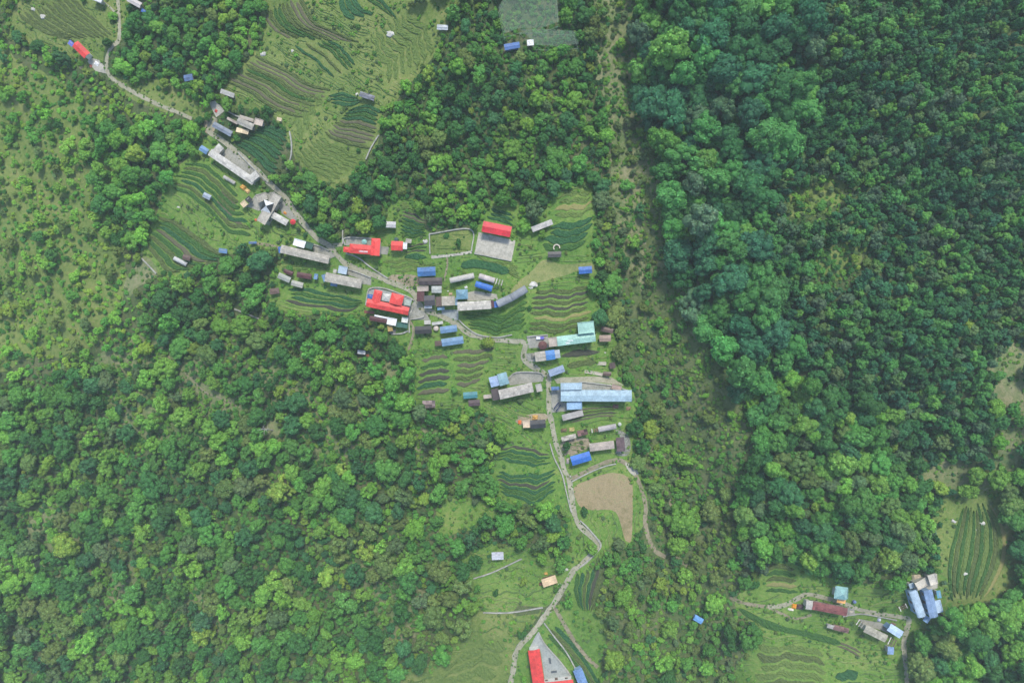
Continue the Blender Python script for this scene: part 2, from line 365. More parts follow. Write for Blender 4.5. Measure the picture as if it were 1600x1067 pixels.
for k_, pl_ in enumerate([[(-60,95),(60,110),(150,170),(140,230),(190,290),(200,400),(170,520),(60,560),(-60,540)], [(150,560),(260,520),(330,560),(380,640),(330,700),(220,680),(150,620)], [(420,560),(520,540),(600,600),(560,700),(470,720),(400,650)], [(560,880),(640,900),(680,960),(620,1000),(560,960)], [(60,800),(160,790),(220,850),(200,960),(100,960),(40,880)], [(600,560),(660,600),(700,680),(640,700),(590,640)], [(230,930),(330,920),(350,1020),(260,1040)], [(985,440),(1055,400),(1120,570),(1165,650),(1150,780),(1155,930),(1165,1080),(945,1080),(925,980),(960,880),(1010,840),(1015,720),(1000,600)]]):
    patch('grass_slope', pl_, GRASS['olive'] if k_ == 0 else GRASS['gully'] if k_ == 7 else GRASS['straw'], ['open grassy slope dotted with bright bushes', 'brownish grass gap along the thin trail', 'brownish grass gap in the wood near the white hut', 'dry grass gap low in the woodland', 'dry grass gap toward the bottom corner', 'grass gap beside the dark earth beds', 'dry grass gap near the bottom edge', 'olive grass slope along the gully trail'][k_], 'grass', dz=.04, wob=6, step=3, block=False)
def yard(poly, mat, label, wob=.3):
    return patch('courtyard', poly, mat, label, 'courtyard', dz=.13, wob=wob, soft=False, smooth=False)
yard([(748,363),(805.4,376.2),(799.3,407.8),(741.5,395.5)], CONC_PALE, 'stained pale concrete sports court below a red roof', 0)
yard([(328,160),(336,158),(352,173),(343,180),(338,184),(329,166)], CONC_PALE, 'beige courtyard at the top of the village path')
yard([(346,243),(357,230),(382,249),(405,275),(392,274),(346,243)][:5], CONC, 'stone courtyard inside the U-shaped grey lodge')
yard([(385,323),(400,304),(420,301),(430,300),(420,318),(405,330),(394,326)], CONC, 'cluttered stone yard beside the pyramid-roofed lodge')
yard([(440,312),(446,318),(462,338),(466,346),(452,342),(436,330)], CONC, 'paved yard between the pyramid-roofed lodge and the path')
yard([(489,383),(515,390),(526,400),(517,404),(490,394)], CONC, 'paved forecourt of the long lodge with the blue end')
yard([(543,419),(566,426),(580,432),(580,446),(566,444),(564,436),(541,429)], CONC, 'paved forecourt of the lodge with the pale blue annex')
yard([(540,373),(580,373),(580,383),(548,383),(540,384)], CONC, 'walled courtyard behind the long red roof')
yard([(594,385),(608,386),(606,398),(592,397)], CONC, 'small concrete terrace joined to the red L-shaped roof')
yard([(575,453),(590,451),(632,461),(645,466),(640,482),(600,470),(574,476)], CONC_GREY, 'grey paved compound around the big red roof')
yard([(633,507),(640,480),(648,470),(656,482),(668,492),(672,500),(640,500)], CONC, 'stony triangle of paths by the big red roof')
yard([(731,457),(742,455),(776,460),(778,468),(730,470)], CONC_PALE, 'beige yard behind the long slate lodge')
yard([(690,484),(716,484),(716,500),(708,500),(690,492)], CONC_GREY, 'narrow grey yard stepping down to the path')
yard([(823,526),(856,523),(857,543),(826,544)], CONC, 'walled yard with a round brown roof')
yard([(821,552),(836,551),(836,565),(825,566)], CONC, 'stony platform by the grey and blue roof')
yard([(792,590),(806,582),(842,583),(850,588),(848,596),(797,602)], CONC, 'walled stone courtyard above the slate lodge')
yard([(861,609),(876,609),(877,627),(886,630),(886,642),(862,645)], CONC, 'patio at the end of the long pale blue lodge')
yard([(909,598),(955,600),(955,609),(909,609)], CONC, 'narrow court behind the pale blue lodge')
yard([(866,592),(880,589),(930,588),(956,590),(975,602),(955,599),(930,597),(870,599)], PATH, 'cobbled lane above the pale blue lodge')
yard([(841,986),(851,1006),(893,1056),(893,1064),(852,1066),(844,1014),(826,1014),(836,994)], CONC_GREY, 'triangular grey courtyard beside the lowest red roof')
yard([(140,91),(155,94),(165,106),(168,116),(150,112),(137,97)], CONC_PALE, 'beige yard beside the lone red house')
yard([(1324,947),(1335,949),(1336,962),(1322,960)], CONC, 'stony yard at the end of the rusty red roof')
yard([(1340,966),(1375,972),(1392,980),(1388,988),(1352,976)], CONC, 'stone yard behind the grey lodge of the lower hamlet')
yard([(1427,905),(1464,893),(1465,918),(1450,922),(1428,922)], CONC_PALE, 'cream building platform at the top of the lower hamlet')
yard([(809,945),(846,948),(842,958),(806,962),(800,958)], GRASS['scrub'], 'dark fenced plot beside the lower path')

# ---------------------------------------------------------------- paths and stone walls
ribbon('village_path', [(336,184),(327,205),(345,218),(370,238),(400,265),(425,290),(445,308),(460,330),(475,350),(495,372),(515,385),(528,400),(540,412),(560,421),(590,432),(610,441),(632,449),(646,458),(653,470),(661,482),(680,490),(700,499),(715,508),(730,520),(745,525),(770,530),(800,533),(820,536),(818,555),(823,566),(840,577),(855,587),(857,600),(858,640),(862,660),(868,690),(877,715),(882,735),(889,748),(893,775),(897,800),(905,820),(922,836),(936,850),(928,862),(910,880),(897,890),(885,910),(870,935),(860,950),(845,970),(830,990),(815,1005),(806,1020),(803,1040),(795,1080)], 7, PATH, 'stone paved main path winding down through the village', 'path', edge=STONE)
ribbon('upper_path', [(182,-30),(186,25),(186,62),(176,72),(168,88),(167,105),(172,120),(190,133),(215,148),(250,165),(280,177),(300,186)], 6, PATH, 'pale path past the lone red-roofed house', 'path')
ribbon('garden_path', [(186,25),(172,12),(160,2)], 3, PATH, 'narrow path to a house at the top edge', 'path')
ribbon('lane', [(515,385),(527,383),(535,382)], 6, PATH, 'short lane to the red-roofed house', 'path', dz=.19)
ribbon('footpath', [(437,388),(425,384),(405,381),(392,380)], 4, TRAIL, 'footpath leaving the lodge with the blue end', 'path')
ribbon('footpath', [(889,748),(905,742),(930,729),(950,721),(968,719),(985,730),(996,748),(1004,770),(1009,792),(1008,815),(1014,842),(1024,860),(1040,870)], 6.5, TRAIL, 'curved footpath round the bare tan field', 'path')
ribbon('gully_trail', [(1022,700),(1036,712),(1056,732),(1060,745),(1055,765),(1047,790),(1043,820),(1048,848),(1060,872),(1088,893)], 4.5, TRAIL, 'grey trail dropping through the gully scrub', 'path', hard=False, wvar=.3)
ribbon('hamlet_trail', [(1140,933),(1160,941),(1180,945),(1205,948)], 5, TRAIL, 'short pale trail entering the lower hamlet', 'path', wvar=.2)
ribbon('hamlet_path', [(1200,948),(1225,945),(1245,935),(1262,928),(1290,934),(1320,943),(1350,954),(1385,960),(1410,964),(1420,968),(1416,985),(1412,1005),(1414,1030),(1419,1090)], 7, PATH, 'pale path through the lower hamlet', 'path')
ribbon('footpath', [(1205,950),(1225,960),(1245,966),(1268,960)], 4, TRAIL, 'footpath looping under the rusty red roof', 'path')
ribbon('footpath', [(864,944),(880,972),(898,1002),(916,1025),(934,1042)], 6, TRAIL, 'side path falling away beside the green strips', 'path')
ribbon('footpath', [(263,556),(280,575),(300,592),(320,612),(345,622),(376,637)], 2.6, TRAIL, 'thin trail crossing the lower woodland', 'path')
ribbon('footpath', [(693,440),(697,425),(699,410),(698,398)], 3, TRAIL, 'short dirt track up to the fenced lawn', 'path')
ribbon('concrete_walk', [(674,402),(705,399),(737,394)], 4, CONC_PALE, 'white concrete walk below the fenced lawn', 'walk', dz=.2)
ribbon('footpath', [(638,548),(644,530),(646,515),(640,500)], 4, TRAIL, 'dirt track below the big red-roofed compound', 'path')
WALLS = [([(671,366),(735,359),(737,393)], 'low stone wall round the fenced lawn'), ([(671,366),(672,397)], 'short stone wall at the near end of the fenced lawn'),
 ([(741,396),(799,408)], 'retaining wall under the sports court'), ([(540,384),(540,372),(582,373)], 'courtyard wall behind the long red roof'),
 ([(536,360),(536,382)], 'wall climbing beside the path to the red roof'), ([(541,396),(560,403),(580,418),(606,435)], 'double wall between the long red roof and path'),
 ([(572,477),(575,456),(582,450),(602,451),(636,463),(648,470)], 'curved wall round the big red-roofed compound'), ([(640,520),(640,495),(646,480)], 'wall beside the big red-roofed compound'),
 ([(642,499),(662,495),(663,488)], 'short wall closing a stony triangle'), ([(612,522),(628,521),(638,517)], 'garden wall under the white shed'),
 ([(717,500),(730,512),(748,523),(775,527),(800,523)], 'long dark retaining wall above the path bend'), ([(485,381),(500,385),(515,392)], 'green-edged wall of the lodge forecourt'),
 ([(545,421),(563,427),(580,434)], 'pale wall along the lodge with the pale annex'), ([(823,526),(856,523)], 'wall of the yard with the round roof'),
 ([(795,592),(806,582),(842,582),(850,588)], 'curved wall of the stone courtyard'), ([(905,596),(955,602),(984,611)], 'pale blue parapet wall behind the long blue lodge'),
 ([(859,692),(866,715),(878,740),(884,765),(890,790),(893,800)], 'pale wall along the path by the wavy terraces'), ([(893,752),(920,738),(945,728),(962,724)], 'curved wall above the bare tan field'),
 ([(906,812),(922,828),(938,850),(930,864),(905,886)], 'stone wall outside the sharp path bend'), ([(740,903),(765,895),(790,884),(815,872)], 'dry-stone wall below the pale tin hut'),
 ([(755,956),(795,956),(848,948)], 'pale wall above the dark fenced plot'), ([(841,986),(852,1006),(875,1032),(893,1056)], 'wall of the triangular courtyard'),
 ([(850,972),(865,992),(885,1018),(900,1045)], 'terrace wall above the dark green strips'), ([(222,404),(232,414),(245,428)], 'low wall under the lowest terraces'),
 ([(453,206),(456,225),(455,245),(448,266)], 'curved wall closing the dark green terraces'), ([(572,250),(580,232),(592,212)], 'dark wall at the woodland edge of the brown terraces'),
 ([(367,483),(385,490),(405,498)], 'short grey wall hidden below the village trees'), ([(352,172),(366,180),(376,184)], 'white wall by the topmost courtyard'),
 ([(373,239),(380,247),(395,262),(420,286)], 'stone wall between the U-shaped lodge and path'), ([(1316,962),(1345,958),(1375,963),(1400,968)], 'dark wall across the lower hamlet')]
for w_, lab in WALLS:
    ribbon('stone_wall', w_, 1.9, STONE, lab, 'wall', rise=.7, kind=None, hard=True, wvar=.15)

# ---------------------------------------------------------------- terraced fields
CROPS = {'h': M_crop('ridge_grass', (.078,.142,.035), (.155,.212,.06)), 'g': M_crop('dark_crop', (.022,.078,.034), (.048,.135,.050)), 'm': M_crop('green_crop', (.032,.088,.024), (.065,.15,.038)),
 'b': M_crop('brown_soil', (.085,.088,.052), (.145,.14,.085)), 'k': M_crop('dark_soil', (.045,.052,.038), (.085,.085,.06)),
 'o': M_crop('olive_crop', (.065,.10,.034), (.115,.15,.05)), 'y': M_crop('straw_crop', (.19,.20,.07), (.29,.27,.11)), 'l': M_crop('leafy_crop', (.045,.12,.026), (.085,.18,.042))}
def field(label, e1, e2, cols, gap=.22, wave=.10, hgt=.35, ends=.05):
    """beds laid between two edge lines; every bed a level strip with its own riser"""
    A, B = spline(e1, 3), spline(e2, 3); n = max(len(A), len(B), 14)
    def res(q):
        d = np.r_[0, np.cumsum(np.hypot(*np.diff(q, axis=0).T))]; t = np.linspace(0, d[-1], n)
        return np.stack([np.interp(t, d, q[:,0]), np.interp(t, d, q[:,1])], 1)
    A, B = res(A), res(B); N = len(cols)
    HARD[inpoly([tuple(p) for p in A]+[tuple(p) for p in B[::-1]])] = True
    c = (A.mean(0)+B.mean(0))/2; x, y, z = P(c[0], c[1])
    root = empty('terraced_field', (float(x), float(y), float(z)))
    tag(root, label, 'field', kind='structure')
    ph = rs.uniform(0, 6, 4)
    s = np.linspace(0, 1, n)
    def wav(t): return wave*(np.sin(s*7+ph[0]+t*2)+.6*np.sin(s*15+ph[1]+t*3.1)+.35*np.sin(s*29+ph[2]+t*5))/N*.8
    for i, ck in enumerate(cols):
        if ck == '-': continue
        i0, i1 = int(n*abs(rs.normal(0, ends))), n-int(n*abs(rs.normal(0, ends)))
        if i1-i0 < 5: i0, i1 = 0, n
        lo, hi = (i+gap/2*rs.uniform(.5, 1.4))/N, (i+1-gap/2*rs.uniform(.5, 1.4))/N
        t0, t1 = lo+wav(i/N), hi+wav((i+1)/N)
        taper = np.clip(np.minimum(s-s[i0], s[i1-1]-s)*n/3.0, 0, 1)**.5
        mid = (t0+t1)/2; hw = (t1-t0)/2*np.maximum(taper, .12)
        m = 6; rows = []
        for k in range(m):
            t = mid+hw*(2*k/(m-1)-1)
            q = A+(B-A)*t[:,None]; X, Y, _ = P(q[:,0], q[:,1]); rows.append(np.stack([X, Y], 1)[i0:i1])
        g = np.stack(rows)                                     # m, len, 2
        gz = H(g[...,0], g[...,1]); lvl = gz*.45+gz.max(0)*.55
        veg = ck in 'gmolh'
        zz = lvl + (hgt if veg else .12) + rs.uniform(-1, 1, lvl.shape)*(.20 if veg else .05)
        zz[0] -= hgt*.3; zz[-1] -= hgt*.3
        b = MB(); L = g.shape[1]
        low = [np.concatenate([g[0], gz[0][:,None]-.3], 1), np.concatenate([g[-1], gz[-1][:,None]-.3], 1)]
        rr = [low[0]]+[np.concatenate([g[k], zz[k][:,None]], 1) for k in range(m)]+[low[1]]
        for a in rr: b.v += [tuple(p) for p in a]
        for k in range(len(rr)-1):
            for j in range(L-1): b.f.append((k*L+j, k*L+j+1, k*L+L+j+1, k*L+L+j)); b.t.append(1.0)
        b.build('planting_bed', CROPS[ck], root, not veg)
    return root
field('dark green terraces curving beside the topmost houses', [(404,199),(428,196),(451,210)], [(366,224),(392,241),(412,262),(431,274)], 'gggmggmgg', .16, .12)
field('olive terraces in steps below the U-shaped lodge', [(290,250),(325,260),(348,278),(372,300)], [(262,297),(300,310),(330,335),(362,366),(398,376)], 'mommgom', .3, .25)
field('long green terraces above the dry grass slope', [(250,335),(275,345),(300,362),(330,383),(365,398)], [(226,384),(242,404),(262,424),(282,428)], 'omgbmomo', .22, .18)
field('small brown beds beside the blue-grey hut', [(346,296),(374,322)], [(334,316),(360,342)], 'bob', .2, .1)
field('pair of brown beds below the small cream hut', [(352,338),(366,340),(380,348)], [(352,352),(368,357),(378,358)], 'bb', .2, .1)
field('brown and olive terraces above the topmost houses', [(398,84),(440,104),(480,128),(522,140)], [(352,128),(390,148),(430,172),(470,186)], 'obbomobobo', .25, .2)
field('striped terraces in the upper corner of the meadow', [(412,22),(424,45),(445,60)], [(472,-10),(492,32),(520,48),(572,68)], 'bommoobbo', .25, .2)
field('dark green terraces at the top edge', [(526,-10),(533,18),(543,34)], [(556,-12),(566,12),(590,22)], 'ggg', .15, .1)
field('dark strips curving across the upper meadow', [(566,-5),(590,12),(612,26)], [(580,-14),(605,6),(628,38)], 'mg', .3, .1)
field('green strips among olive grass in the upper meadow', [(458,72),(488,95),(520,122)], [(516,62),(540,78),(560,102)], 'g-o-mmg', .3, .2)
field('three dark green beds below the dark field hut', [(513,148),(538,145),(562,154)], [(518,163),(545,167),(566,160)], 'ggg', .2, .1)
field('green and brown terraces by the woodland edge', [(546,172),(572,163),(598,174)], [(506,208),(530,224),(578,234)], 'ggmgbobbbo', .2, .15)
field('wavy green terraces beside the grey shed', [(628,330),(650,334),(668,346)], [(625,367),(645,371),(666,370)], 'kbgmggm', .25, .35)
field('four dark green terraces by the pale tin roof', [(864,351),(895,346),(926,337)], [(838,388),(870,392),(900,390),(926,378)], 'gggm', .16, .2)
field('brown and straw strips above the mint lodge', [(832,454),(870,452),(918,444)], [(826,518),(870,519),(928,508)], 'okokoyoo', .3, .3)
field('dark green beds below the lodge with the pale annex', [(452,450),(490,450),(540,464),(572,470)], [(438,470),(490,482),(540,488),(566,476)], 'gmgk', .25, .25)
field('dark earth beds near the village edge', [(660,557),(700,552)], [(648,622),(706,612)], 'bmkkgb', .32, .15)
field('brown beds beside the teal tin roof', [(706,547),(740,544),(775,540)], [(712,606),(732,604),(750,598)], 'boboob', .35, .15)
field('short wavy green terraces below the black hut', [(782,696),(820,698),(858,706)], [(776,722),(820,726),(862,728)], 'kgmg', .3, .4)
field('wavy dark green terraces along the village path', [(772,730),(800,740),(830,742),(868,730)], [(784,772),(810,782),(835,786),(868,766)], 'ggkgmg', .22, .45)
field('dark green beds behind the red-roofed hall', [(768,324),(800,334)], [(760,341),(802,354)], 'ggg', .2, .15)
field('wide dark green plot below the sports court', [(722,410),(745,405),(802,420)], [(718,421),(745,419),(796,432)], 'g', .05, .05)
field('vertical green beds inside the path bend', [(900,896),(895,920),(906,952)], [(945,884),(940,910),(924,956)], 'mgogko', .25, .2)
field('dark green strips running down beside the lowest courtyard', [(850,988),(880,1020),(906,1052),(925,1080)], [(872,976),(905,1015),(932,1055),(948,1080)], 'mog', .18, .1)
field('long dark green plot above the lower hamlet clearing', [(1152,946),(1200,968),(1260,985),(1318,1000)], [(1156,957),(1200,981),(1262,996),(1314,1010)], 'm', .1, .1)
field('brown beds below the lower hamlet', [(1290,1000),(1320,1004),(1350,1018)], [(1312,1012),(1330,1020),(1346,1030)], 'bb', .3, .1)
field('dark green beds at the bottom of the hamlet clearing', [(1302,1048),(1322,1046),(1336,1040)], [(1312,1080),(1334,1082),(1352,1076)], 'gg', .2, .1)
field('striped green field beyond the lower hamlet', [(1506,788),(1490,835),(1480,885),(1486,938)], [(1546,784),(1570,830),(1568,885),(1536,938)], 'momhmomhmohy', .22, .15)
field('single brown bed below the mint lodge', [(878,551),(905,546),(938,547)], [(876,561),(905,557),(938,553)], 'k', .1, .1)
field('olive bed beside the slate-blue shed', [(888,566),(915,561),(932,562)], [(884,576),(915,573),(932,570)], 'o', .1, .1)
field('brown beds below the long pale blue lodge', [(890,642),(915,636),(962,634)], [(884,664),(920,656),(966,650)], 'bokb', .35, .2)
field('faint ridged rows around the lone red house', [(112,-8),(148,28),(180,58)], [(24,22),(62,50),(112,64)], 'oooooooooo', .28, .15, .2)
field('pale rows above the lower hamlet', [(1198,884),(1220,880),(1240,884)], [(1196,928),(1222,926),(1248,930)], 'omoym', .3, .15)
field('green plot between path and red L-shaped roof', [(630,398),(650,396),(666,398)], [(628,406),(648,405),(668,406)], 'g', .1, .1)
field('dim garden beds beside the small red roof', [(636,384),(655,380),(668,378)], [(632,396),(650,395),(666,394)], 'kmk', .35, .2)
field('thin dark beds below the small lone hut', [(720,410),(735,406)], [(722,416),(738,414)], 'g', .1, .1)

field('faint grassy ridges below the green and brown terraces', [(458,240),(482,262),(522,292)], [(500,210),(540,234),(572,246)], 'hhhhhhh', .3, .3, .2)
field('faint grassy ridges across the open upper meadow', [(575,58),(596,96),(602,140)], [(640,12),(672,56),(684,84)], 'hhhhhhh', .3, .4, .2)
field('faint grassy ridges above the topmost houses', [(478,140),(500,150),(508,160)], [(450,190),(462,205),(470,222)], 'hhhh', .3, .3, .2)
field('pale grassy ridges above the four dark terraces', [(872,302),(900,298),(925,293)], [(862,345),(895,340),(926,332)], 'hhyh', .25, .3, .2)
field('grassy ridges between path and blue gabled house', [(592,404),(640,406),(668,412)], [(622,428),(650,427),(682,415)], 'hhh', .3, .3, .2)
field('lush green beds on the bank below the vaulted hall', [(722,492),(780,488),(824,468)], [(736,514),(790,521),(822,512)], 'lmlml', .2, .5, .5)
field('faint ridges in the clearing below the hamlet', [(1180,1002),(1230,1006),(1285,1016)], [(1180,1072),(1230,1076),(1296,1075)], 'hohho', .3, .3, .2)
field('faint ridges on the rough pasture by the lowest path', [(690,1040),(740,1010),(790,1000)], [(660,1085),(730,1085),(786,1075)], 'hhhh', .3, .3, .2)
field('lush rows above the fenced lawn', [(640,312),(655,318),(664,328)], [(622,318),(632,326),(640,330)], 'lh', .3, .3, .3)
field('grassy ridges under the sports court wall', [(742,400),(800,412)], [(810,416),(815,440)][::-1], 'hh', .3, .2, .2)
# ---------------------------------------------------------------- buildings
C = dict(red=(.66,.060,.052), red2=(.60,.035,.05), blue=(.035,.13,.42), sky=(.36,.45,.52), pale=(.45,.62,.70), slateb=(.17,.24,.36), midb=(.13,.25,.42),
 bg=(.22,.33,.42), grey=(.30,.29,.25), greyb=(.34,.32,.27), lgrey=(.42,.41,.37), white=(.78,.79,.78), black=(.028,.032,.034), maroon=(.085,.03,.032), brown=(.12,.08,.065),
 rust=(.20,.06,.05), mint=(.30,.52,.44), teal=(.05,.19,.20), cream=(.66,.53,.34), orange=(.70,.30,.07), tan=(.42,.36,.28), pink=(.42,.36,.30), dgreen=(.03,.10,.07), gteal=(.22,.42,.42))
WALLC = dict(plaster=(.42,.42,.37), white=(.62,.62,.58), stone=(.22,.21,.18), wood=(.16,.12,.08), blue=(.22,.34,.50), cream=(.55,.48,.36), tin=(.24,.26,.27), red=(.40,.13,.10), green=(.20,.36,.28))
win_mesh = pane_mesh = door_mesh = None
def unit_meshes():
    global win_mesh, pane_mesh, door_mesh
    I = Matrix.Identity(4); b = MB()
    for lo, hi in (((-.6,-.04,0),(-.5,.05,1.2)), ((.5,-.04,0),(.6,.05,1.2)), ((-.5,-.04,1.1),(.5,.05,1.2)), ((-.5,-.04,0),(.5,.05,.1)), ((-.03,-.04,.1),(.03,.045,1.1)), ((-.72,-.04,-.08),(.72,.14,-.005))):
        b.box(I, lo, hi)
    win_mesh = b.mesh('window', M_plain((.35,.30,.25), .6))
    b = MB(); b.box(I, (-.5,-.03,.1), (.5,.0,1.1)); pane_mesh = b.mesh('pane', GLASS)
    b = MB(); b.box(I, (-.5,-.04,0), (.5,.05,2.0)); b.box(I, (-.58,-.04,0), (-.503,.08,2.1)); b.box(I, (.503,-.04,0), (.58,.08,2.1))
    door_mesh = b.mesh('door', M_plain((.16,.10,.07), .6))
unit_meshes()
def slope(b, M, p00, p10, p11, p01, nu, nv, lift, spread, trng):
    p00, p10, p11, p01 = (Vector(p) for p in (p00, p10, p11, p01))
    def at(u, v): return (p00*(1-u)+p10*u)*(1-v)+(p01*(1-u)+p11*u)*v
    nn = (p10-p00).cross(p01-p00)
    nn = nn.normalized() if nn.length > 1e-6 else Vector((0, 0, 1))
    if nn.z < 0: nn = -nn
    for i in range(nu):
        col_t = 1+spread*.6*trng.uniform(-1, 1)
        for j in range(nv):
            u0, u1, v0, v1 = i/nu, (i+1)/nu, j/nv, (j+1)/nv
            lf = lift*trng.uniform(.5, 1.5); up = lift*.15*trng.random()
            t = col_t*(1+spread*trng.uniform(-1, 1))
            a0, a1, c1, c0 = at(u0, v0), at(u1, v0), at(u1, v1), at(u0, v1)
            q = [M @ (a0+nn*lf), M @ (a1+nn*lf), M @ (c1+nn*(up+.01)), M @ (c0+nn*(up+.01))]
            b.quad(q, t); b.quad([M @ (a0-nn*.06), M @ (a1-nn*.06), q[1], q[0]], t)
            b.quad([q[0], q[3], M @ (c0-nn*.06), M @ (a0-nn*.06)], t); b.quad([q[2], q[1], M @ (a1-nn*.06), M @ (c1-nn*.06)], t)
    b.quad([M @ (p-nn*.06) for p in (p01, p11, p10, p00)], .8)
NB = [0]
RECTS = []
def building(name, label, cat, ax, W, roof='gable', col='grey', h=3.0, pitch=.32, wall='plaster', kind=None, win=None, root=None, over=.55, dirt=None, hips=(0, 0), spread=None, group=None):
    NB[0] += 1; trng = random.Random(NB[0]*13+5)
    h = h + (NB[0] % 7)*.017
    x1, y1, x2, y2 = ax; a = P(x1, y1, h); b_ = P(x2, y2, h)
    A = Vector((float(a[0]), float(a[1]), 0)); B = Vector((float(b_[0]), float(b_[1]), 0)); c = (A+B)/2; L = (B-A).length
    u = (B-A).normalized(); v = Vector((-u.y, u.x, 0)); z0 = float(H(c.x, c.y)); Wm = W*mpp(z0+h)
    co = [c+u*L/2*i+v*Wm/2*j for i in (-1, 1) for j in (-1, 1)]
    zs = [float(H(p.x, p.y)) for p in co]; zb = (max(zs)+z0)/2
    new = root is None
    if new:
        root = empty(name, (c.x, c.y, min(zs))); tag(root, label, cat, group)
    # footprint in the picture
    dx, dy = x2-x1, y2-y1; ll = math.hypot(dx, dy); ux, uy = dx/ll, dy/ll; m_ = 1.5
    pl = [(x1-ux*m_+uy*(W/2+m_), y1-uy*m_-ux*(W/2+m_)), (x2+ux*m_+uy*(W/2+m_), y2+uy*m_-ux*(W/2+m_)), (x2+ux*m_-uy*(W/2+m_), y2+uy*m_+ux*(W/2+m_)), (x1-ux*m_-uy*(W/2+m_), y1-uy*m_+ux*(W/2+m_))]
    HARD[inpoly(pl)] = True
    M = Matrix(((u.x, v.x, 0, c.x), (u.y, v.y, 0, c.y), (0, 0, 1, zb), (0, 0, 0, 1)))
    hl, hw = L/2, Wm/2; il, iw = max(.3, hl-over), max(.3, hw-over)
    cc = C[col] if isinstance(col, str) else col
    slate = kind == 'slate' or (kind is None and col in ('grey', 'greyb'))
    mat = M_roof(cc, 'slate' if slate else 'metal', (dirt+.15 if not slate else dirt) if dirt is not None else (.6 if slate else .4))
    lowz = min(zs)-zb-.5
    wm = M_plain(WALLC[wall]); 
    nu = max(2, int(L/(.9 if slate else 1.05))); lift = .07 if slate else .03
    sprd = spread if spread is not None else (.16 if slate else .11)
    rz = pitch*hw
    if roof == 'frame':
        b = MB(); k = max(3, int(L/.9))
        for s in (-1, 1): b.box(M, (-hl, s*iw-.06, h-.1), (hl, s*iw+.06, h+.05))
        for i in range(4):
            b.box(M, ((-il, il)[i % 2]-.07, (-iw, iw)[i//2]-.07, lowz), ((-il, il)[i % 2]+.07, (-iw, iw)[i//2]+.07, h-.1))
        b.build('post_frame', M_plain((.22,.17,.13)), root)
        for i in range(k):
            x = -hl+L*(i+.5)/k; q = MB(); q.box(M, (x-.14, -hw, h+.052), (x+.14, hw, h+.13)); q.build('slat', mat if i % 3 else M_plain((.6,.58,.54)), root)
        return root
    wl_ = MB(); wl_.box(M, (-il, -iw, lowz), (il, iw, h-.02))
    if roof == 'gable' and hips == (0, 0):
        for s in (-1, 1): wl_.quad([M @ Vector((s*il, -iw, h-.02)), M @ Vector((s*il, iw, h-.02)), M @ Vector((s*il, 0, h-.02+rz*iw/hw))])
    wl_.build('wall', wm, root)
    if roof in ('gable', 'hip'):
        ha = hw if (roof == 'hip' or hips[0]) else 0; hb = hw if (roof == 'hip' or hips[1]) else 0
        if ha+hb > L*.98: ha, hb = ha*L*.49/max(hw, .01), hb*L*.49/max(hw, .01)
        nv = max(2, int(hw/(.7 if slate else 2.2)))
        for s in (-1, 1):
            q = MB(); slope(q, M, (-hl, s*hw, h), (hl, s*hw, h), (hl-hb, 0, h+rz), (-hl+ha, 0, h+rz), nu, nv, lift, sprd, trng)
            q.build('roof_slope', mat, root)
        for e, s in ((ha, -1), (hb, 1)):
            if e:
                q = MB(); slope(q, M, (s*hl, -s*hw*-1, h), (s*hl, s*hw*-1, h), (s*(hl-e), 0, h+rz), (s*(hl-e), 0, h+rz), max(2, int(Wm/1.05)), nv, lift, sprd, trng); q.build('roof_slope', mat, root)
        if L-ha-hb > .5:
            q = MB(); q.box(M, (-hl+ha, -.16, h+rz-.02), (hl-hb, .16, h+rz+.07), 1.08); q.build('ridge_cap', mat, root)
    elif roof == 'shed':
        nv = max(2, int(Wm/(.7 if slate else 2.2)))
        q = MB(); slope(q, M, (-hl, -hw, h), (hl, -hw, h), (hl, hw, h+pitch*Wm*.5), (-hl, hw, h+pitch*Wm*.5), nu, nv, lift, sprd, trng); q.build('roof_slope', mat, root)
        wl2 = MB(); wl2.box(M, (-il, iw-.15, h-.015), (il, iw, h+pitch*Wm*.45)); wl2.build('wall', wm, root)
    elif roof == 'flat':
        q = MB(); nu2, nv2 = max(1, int(L/2.0)), max(1, int(Wm/2.0))
        for i in range(nu2):
            for j in range(nv2):
                q.box(M, (-hl+L*i/nu2, -hw+Wm*j/nv2, h-.05), (-hl+L*(i+1)/nu2, -hw+Wm*(j+1)/nv2, h+.14+trng.uniform(0, .03)), 1+sprd*trng.uniform(-1, 1))
        q.build('roof_slab', mat, root)
        if Wm > 1.8:
            q = MB()
            for lo, hi in (((-hl,-hw,h+.18),(hl,-hw+.16,h+.42)), ((-hl,hw-.16,h+.18),(hl,hw,h+.42)), ((-hl,-hw+.163,h+.18),(-hl+.16,hw-.163,h+.42)), ((hl-.16,-hw+.163,h+.18),(hl,hw-.163,h+.42))): q.box(M, lo, hi, 1.08)
            q.build('parapet', mat, root)
    elif roof == 'barrel':
        k = 8; q = MB(); rr = pitch*Wm
        for i in range(nu):
            xa, xb = -hl+L*i/nu, -hl+L*(i+1)/nu; t = 1+sprd*trng.uniform(-1, 1); lf = .03*(i % 2)
            for j in range(k):
                t0, t1 = math.pi*j/k, math.pi*(j+1)/k
                f = lambda x, tt: M @ Vector((x, -math.cos(tt)*(hw+lf), h-.3+math.sin(tt)*(rr+lf)))
                q.quad([f(xa, t0), f(xb, t0), f(xb, t1), f(xa, t1)], t)
        q.build('vault_roof', mat, root)
        for s in (-1, 1):
            e = MB(); e.quad([M @ Vector((s*(hl-.05), -math.cos(math.pi*j/k)*hw*.98, h-.3+math.sin(math.pi*j/k)*rr*.97)) for j in range(k+1)], .9); e.build('end_wall', wm, root)
    if win is None: win = L > 9 and Wm > 2.0
